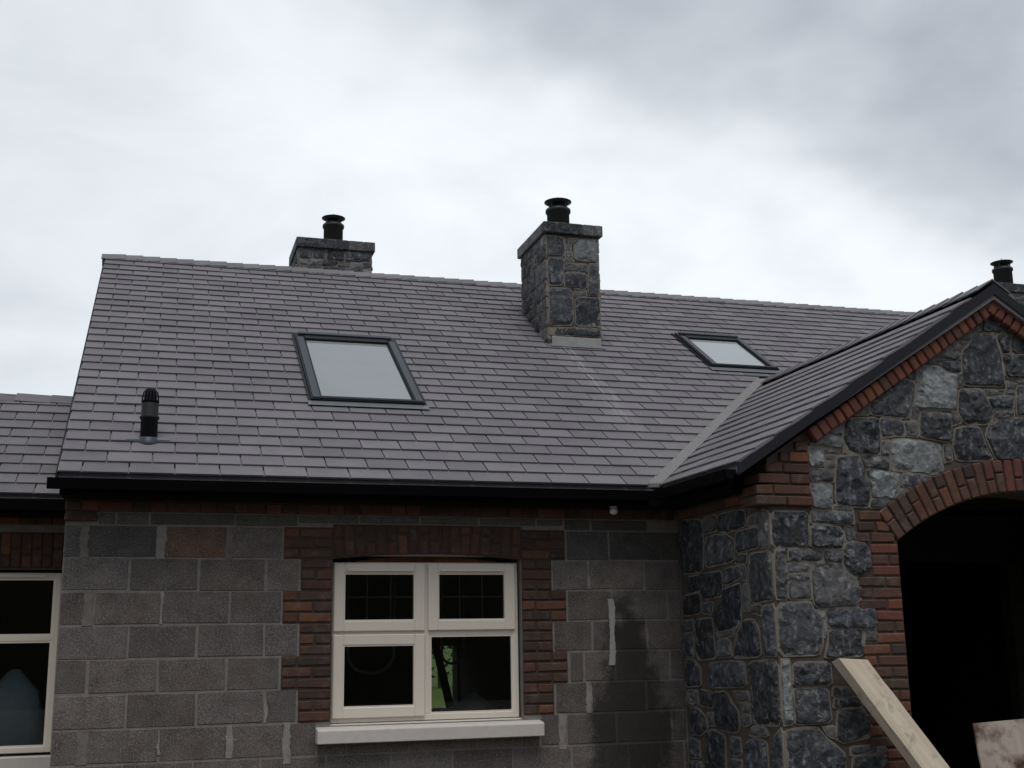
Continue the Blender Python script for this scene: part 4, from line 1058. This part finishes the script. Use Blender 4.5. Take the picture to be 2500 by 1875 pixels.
# kneeler of brickwork at the left eave corner
def kneeler(sx):
    m = (lambda x: x) if sx > 0 else (lambda x: 2*XC-x)
    for k in range(7):
        z0 = 2.440+.075*k; z1 = z0+.075; xo = 4.437+(.0 if k else -.006)+(0 if k < 2 else .02*(k-1))
        zr_ = ZE+SL*(xo-XR+OV)-.10
        xl = xo
        while ZE+SL*(xl-XR+OV)-.105 < z1 and xl < 4.86: xl += .01
        if xl > 4.82: continue
        cuts = [xl, xl+.13, 4.855] if k % 2 else [xl, 4.70, 4.855]
        if k == 0: cuts = [xl, 4.66, 4.862]
        cuts = sorted(set(min(c, 4.862) for c in cuts))
        for a, b in zip(cuts, cuts[1:]):
            if b-a < .022: continue
            a_, b_ = sorted((m(a), m(b)))
            piece('brick', pfront, ((a_+b_)/2, PY-.028+.11+(-.012 if k == 0 else 0), (z0+z1)/2), (b_-a_-.009, .22, .064), M['brick_red' if random.random() < .35 else 'brick'], None, .007, .003)
    x0, x1 = sorted((m(4.455), m(4.85)))
    box('kneeler_bed', x0, x1, PY-.016, PY+.165, 2.45, 2.565, M['brick_mortar'], pfront)
kneeler(1); kneeler(-1)
link('kneeler_core', mesh('kneeler_core', *prism([(4.56, 2.566), (4.85, 2.566), (4.85, ZE+SL*(4.85-XR+OV)-.16), (4.56, ZE+SL*(4.56-XR+OV)-.16)], lambda u, w_, d: (u, d, w_), PY-.013, PY-.001)), M['brick_mortar'], pfront)
# cornice on the porch side wall
box('cornice_bed', XR-.022, XR+.002, PY+.16, -.05, 2.494, 2.60, M['brick_mortar'], pside)
cornice(pside, PY+.16, -.03, XR, 2.492, 2.566, 'y')
# brick jambs and arch ring
TM = .245
def jamb(s):
    for k in range(32):
        z1 = 2.20-.075*k+.0; z0 = z1-.075
        if z1 < .02: break
        blk = (k//3) % 2 == 0
        w_ = .345 if (k//3) % 2 else .225
        if k < 3: w_ = .225
        a, b = JL-w_, JL-.0
        cuts = [a, a+w_*.64, b] if k % 2 else ([a, b] if w_ < .3 else [a, a+.115, b])
        for p, q in zip(cuts, cuts[1:]):
            x0, x1 = (p, q) if s > 0 else (2*ARC_X-q, 2*ARC_X-p)
            edge = abs(q-b) < 1e-6
            piece('brick', pfront, ((x0+x1)/2, PY-.016+(.11 if edge else .05), max(.04, (z0+z1)/2)), (x1-x0-.009, .22 if edge else .10, .064), M['brick_red' if (edge and random.random() < .40) else 'brick'], None, .008, .0035)
    x0, x1 = (JL-.33, JL-.004) if s > 0 else (2*ARC_X-JL+.004, 2*ARC_X-JL+.33)
    box('jamb_bed', x0, x1, PY-.007, PY-.0005, .0, 2.20, M['brick_mortar'], pfront)
jamb(1); jamb(-1)
# springer courses beside the arch
for k in range(3):
    z0 = 2.20+.075*k; xe = JL-.0-.035*k-.02
    a = 5.175+.02*k
    for p, q in zip([a, a+.12+.03*k], [a+.12+.03*k, xe]): piece('brick', pfront, ((p+q)/2, PY+.034, z0+.0375), (q-p-.009, .10, .064), M['brick'], None, .008, .0035)
a0 = math.asin(ARC_H/ARC_R); nv = int(2*a0*ARC_R/.0775); ring = []
for i in range(25):
    a = -a0+2*a0*i/24; ring.append((ARC_X+(ARC_R+.004)*math.sin(a), ARC_CZ+(ARC_R+.004)*math.cos(a)))
for i in range(24, -1, -1):
    a = -a0+2*a0*i/24; ring.append((ARC_X+(ARC_R+TM)*math.sin(a), ARC_CZ+(ARC_R+TM)*math.cos(a)))
link('arch_bed', mesh('arch_bed', *prism(ring, lambda u, w_, d: (u, d, w_), PY-.010, PY+.02)), M['brick_mortar'], pfront)
for i in range(nv):
    a = -a0+2*a0*(i+.5)/nv
    if i % 3 == 0: segs = [(.002, .145), (.145, TM)]
    elif i % 3 == 1: segs = [(.002, TM)] if random.random() < .5 else [(.002, .10), (.10, TM)]
    else: segs = [(.002, .105), (.105, TM)]
    for s0, s1 in segs:
        r_ = ARC_R+(s0+s1)/2; wd = 2*a0*r_/nv
        piece('brick', pfront, (ARC_X+r_*math.sin(a), PY-.024+.055, ARC_CZ+r_*math.cos(a)), (wd-.010, .11, s1-s0-.009), M['brick_red' if random.random() < .25 else 'brick'], Matrix.Rotation(a, 4, 'Y'), .008, .003)
# dark frame post inside the doorway
box('door_post', 7.86, 8.02, .36, .48, .05, 2.44, M['timber_dark'], house)

# ------------------------------------------------------------------ left wing
WY = 1.26
wingw = wall_grid('wing_wall', [-4.2, -1.60, -.085, -.002], [0, .80, 2.175, 2.62], [(-1.60, -.085, .80, 2.175)], WY, WY+.3, M['mortar'], house)
box('cornice_bed', -4.2, -.004, WY-.022, WY-.001, 2.515, 2.60, M['brick_mortar'], wingw)
random.seed(41)
cornice(wingw, -2.2, -.006, WY, 2.512, 2.57)
box('arch_bed', -1.75, -.004, WY-.004, WY-.0005, 2.178, 2.455, M['brick_mortar'], wingw)
for i in range(23):
    x1 = -.008-.0755*i
    for a, b in (((2.18, 2.33), (2.33, 2.455)) if i % 2 else ((2.18, 2.28), (2.28, 2.455))):
        piece('brick', wingw, (x1-.036, WY+.034, (a+b)/2), (.065, .10, b-a-.010), M['brick'], None, .007, .003)
for x0, x1 in ((-2.2, -1.76), (-2.66, -2.21), (-3.1, -2.67), (-3.55, -3.11), (-4.0, -3.56)):
    for k in range(10):
        z1 = 2.4-.225*k; piece('block', wingw, ((x0+x1)/2, WY+.045, z1-.1125), (x1-x0-.01, .10, .213), M['block'], None, .005, .003)
wingwin = window('window', -1.598, -.087, .815, 2.150, WY+.05, 'cream window of the set-back left wing', -.845, 1.655, False, True)
box('window_sill', -1.66, -.004, WY-.10, WY+.051, .70, .80, M['sill'], wingwin, .006)
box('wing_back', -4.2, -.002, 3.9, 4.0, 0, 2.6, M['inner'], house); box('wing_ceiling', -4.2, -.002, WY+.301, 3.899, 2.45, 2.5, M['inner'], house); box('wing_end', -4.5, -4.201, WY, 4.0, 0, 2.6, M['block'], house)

# ------------------------------------------------------------------ loose things
def board(name, top, foot, width_dir, wd, th, mat, label, cat):
    """a sawn board from foot to top; local y runs along the board"""
    top, foot = Vector(top), Vector(foot); y = (top-foot).normalized(); x = Vector(width_dir); x = (x-y*x.dot(y)).normalized(); z = x.cross(y)
    Ln = (top-foot).length; me = mesh(name, *box_data(-wd/2, wd/2, 0, Ln, -th/2, th/2)); 
    bm = bmesh.new(); bm.from_mesh(me); bmesh.ops.subdivide_edges(bm, edges=[e for e in bm.edges if e.calc_length() > .5*Ln], cuts=14)
    for v in bm.verts: v.co.x += random.uniform(-.0025, .0025); v.co.z += random.uniform(-.0015, .0015)
    if name == 'plank':
        for v in bm.verts:
            if v.co.y > Ln-.02: v.co.y -= .60*v.co.x
    bm.to_mesh(me); bm.free(); bevelled(me, .002)
    o = link(name, me, mat, None, Matrix(((x.x, y.x, z.x, foot.x), (x.y, y.y, z.y, foot.y), (x.z, y.z, z.z, foot.z), (0, 0, 0, 1))))
    return tag(o, label, cat)
random.seed(9)
tp = Vector((5.005, -1.565, 1.420)); mid_ = Vector((5.415, -1.765, .745)); dr = (mid_-tp); ft = tp+dr*((1.395)/-dr.z)
board('plank', tp, ft, (.86, .34, .50), .205, .075, M['timber'], 'pale sawn timber plank leaning diagonally on the stone porch wall', 'plank')
board('plywood_sheet', (6.36, -1.53, 1.008), (6.40, -1.64, .012), (1, 0, 0), .86, .018, M['ply'], 'stained plywood sheet standing upright in the dark porch archway', 'plywood')
fit = thing('light_fitting', 'small white round fitting under the black eave beside the porch', 'light fitting', (3.935, -.15, 2.571))
link('housing', mesh('housing', *lathe([(.026, -.002), (.031, -.024), (.032, -.042), (.022, -.056), (.005, -.060)], 18), True), M['white'], fit, Matrix.Translation((3.935, -.15, 2.571)))
link('base_plate', mesh('base_plate', *lathe([(.030, .0), (.030, -.004), (.028, -.006)], 18)), M['white'], fit, Matrix.Translation((3.935, -.15, 2.572)))
def hang(name, x0, x1, zt, zb, y, mat, r, label):
    xc, a = (x0+x1)/2, (x1-x0)/2; pts = []
    for i in range(29):
        t = -math.pi+math.pi*i/28; pts.append((xc+a*math.cos(t), y+.05*math.sin(2.2*t), zt+(zt-zb)*math.sin(t)))
    pts = [(x0, y, 2.449)]+pts+[(x1, y, 2.449)]
    return tag(link(name, mesh(name, *tube(pts, r, 7), True), mat), label, 'cable')
hang('hanging_cable', 2.20, 2.60, 1.52, 1.33, 1.7, M['cable'], .016, 'green hanging cable loop behind the lower left pane')
hang('hanging_cable', 3.02, 3.22, 1.53, 1.40, 1.7, M['cable2'], .012, 'grey hanging cable loop behind the lower right pane')
# heap under a pale sheet on a trestle, just inside the window
random.seed(12)
hp = thing('sheeted_heap', 'pale crumpled dust sheet heaped low behind the lower right pane', 'dust sheet', (3.1, 1.05, .05))
V, F = [], []; nx_, ny_ = 26, 18
for j in range(ny_):
    for i in range(nx_):
        x = 2.62+.95*i/(nx_-1); y = .62+.85*j/(ny_-1); u_, v_ = i/(nx_-1)*2-1, j/(ny_-1)*2-1
        h = 1.015+.145*math.exp(-((u_-.05)/.3)**2-(v_/.6)**2)+.03*math.sin(9*u_+3*v_)*math.cos(5*v_)+random.uniform(-.015, .015)
        if max(abs(u_), abs(v_)) > .97: h -= .25
        V.append((x, y, h))
for j in range(ny_-1):
    for i in range(nx_-1): F.append((j*nx_+i, j*nx_+i+1, (j+1)*nx_+i+1, (j+1)*nx_+i))
sh = mesh('dust_sheet', V, F, True); bm = bmesh.new(); bm.from_mesh(sh); bmesh.ops.solidify(bm, geom=list(bm.faces), thickness=.004); bm.to_mesh(sh); bm.free()
link('dust_sheet', sh, M['sheet'], hp, Matrix.Identity(4))
for x, y in ((2.72, .75), (3.45, .75), (2.72, 1.35), (3.45, 1.35)): box('trestle_leg', x-.03, x+.03, y-.03, y+.03, .051, .98, M['timber_dark'], hp, mw=Matrix.Identity(4))
random.seed(2)
board('leaning_timber', (4.15, 6.9, 1.62), (4.42, 6.4, .055), (1, .2, 0), .10, .04, M['timber_dark'], 'dark timber leaning beside the green opening seen through the window', 'timber')

# ------------------------------------------------------------------ hedge behind the house, seen through the window; dark bank added behind the viewer
def hedge(x0, x1, y, h, wd, n, label, seedv):
    rr = random.Random(seedv); e = thing('hedge', label, 'hedge', ((x0+x1)/2, y, 0)); V, F = [], []
    for i in range(n):
        x = rr.uniform(x0, x1); top = h*(.88+.12*math.sin(x*.7+seedv)*math.cos(x*.23)+rr.uniform(-.06, .06)); z = top*math.sqrt(rr.random()); yy = y+rr.gauss(0, wd*.3)
        s = rr.uniform(.10, .22)*(2.8 if y < 0 else 1); a, b_ = rr.uniform(0, 6.3), rr.uniform(-.9, .9)
        e1 = Vector((math.cos(a), math.sin(a), b_)).normalized(); e2 = e1.cross(Vector((rr.uniform(-1, 1), rr.uniform(-1, 1), rr.uniform(-1, 1)))).normalized(); c = Vector((x, yy, z+.05)); k = len(V)
        V += [c-e1*s, c-e2*s*.5, c+e1*s, c+e2*s*.5]; F.append((k, k+1, k+2, k+3))
    me = bpy.data.meshes.new('foliage'); me.from_pydata([tuple(v) for v in V], [], F); me.update()
    link('foliage', me, M['leaf'], e, Matrix.Identity(4), kind='stuff')
    V, F = [], []
    for i in range(int((x1-x0)/1.5)):
        x = x0+1.5*i+rr.uniform(-.3, .3); v, f = tube([(x, y, 0), (x+rr.uniform(-.1, .1), y, h*.4), (x+rr.uniform(-.2, .2), y, h*.75)], .05, 6); k = len(V); V += v; F += [tuple(q+k for q in ff) for ff in f]
    link('stems', mesh('stems', V, F), M['timber_dark'], e, Matrix.Identity(4), kind='stuff')
hedge(-6, 26, 34, 2.6, 2.0, 5200, 'dark field hedge far behind the house, glimpsed through the window', 4)
# unseen bank added behind the viewer so the window glass mirrors something dark
V, F = [], []; nx_, ny_ = 60, 10
for j in range(ny_):
    for i in range(nx_):
        x = -45+100*i/(nx_-1); t = j/(ny_-1); y = -24-16*t; h = 7.5*math.sin(min(1, t*1.6)*math.pi/2)*(1+.18*mnoise.noise((x*.12, y*.2, 3)))+.5*mnoise.noise((x*.5, y*.5, 8))*t
        V.append((x, y, h if t < .999 else -.2)) if t > 0 else V.append((x, y, -.05))
for j in range(ny_-1):
    for i in range(nx_-1): F.append((j*nx_+i, j*nx_+i+1, (j+1)*nx_+i+1, (j+1)*nx_+i))
link('added_reflection_bank', mesh('added_reflection_bank', V, F, True), M['soil'], kind='structure')
# pale blue shape added inside the wing window in place of its bluish reflection
bd = thing('reflection_stand_in', 'pale blue shape added behind the lower pane of the left wing window, imitating a reflection', 'reflection stand-in', (-.45, 2.0, .0))
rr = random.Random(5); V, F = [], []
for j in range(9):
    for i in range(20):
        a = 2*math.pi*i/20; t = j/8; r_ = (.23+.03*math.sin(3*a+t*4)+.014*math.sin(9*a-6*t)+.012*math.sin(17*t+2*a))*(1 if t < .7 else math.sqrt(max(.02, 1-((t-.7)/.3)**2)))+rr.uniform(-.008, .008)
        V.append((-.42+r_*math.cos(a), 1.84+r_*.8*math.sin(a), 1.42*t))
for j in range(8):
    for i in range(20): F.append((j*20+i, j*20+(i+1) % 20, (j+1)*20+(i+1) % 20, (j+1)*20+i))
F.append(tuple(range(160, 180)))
link('reflection_shape', mesh('reflection_shape', V, F, True), M['reflection_blue'], bd, Matrix.Identity(4))
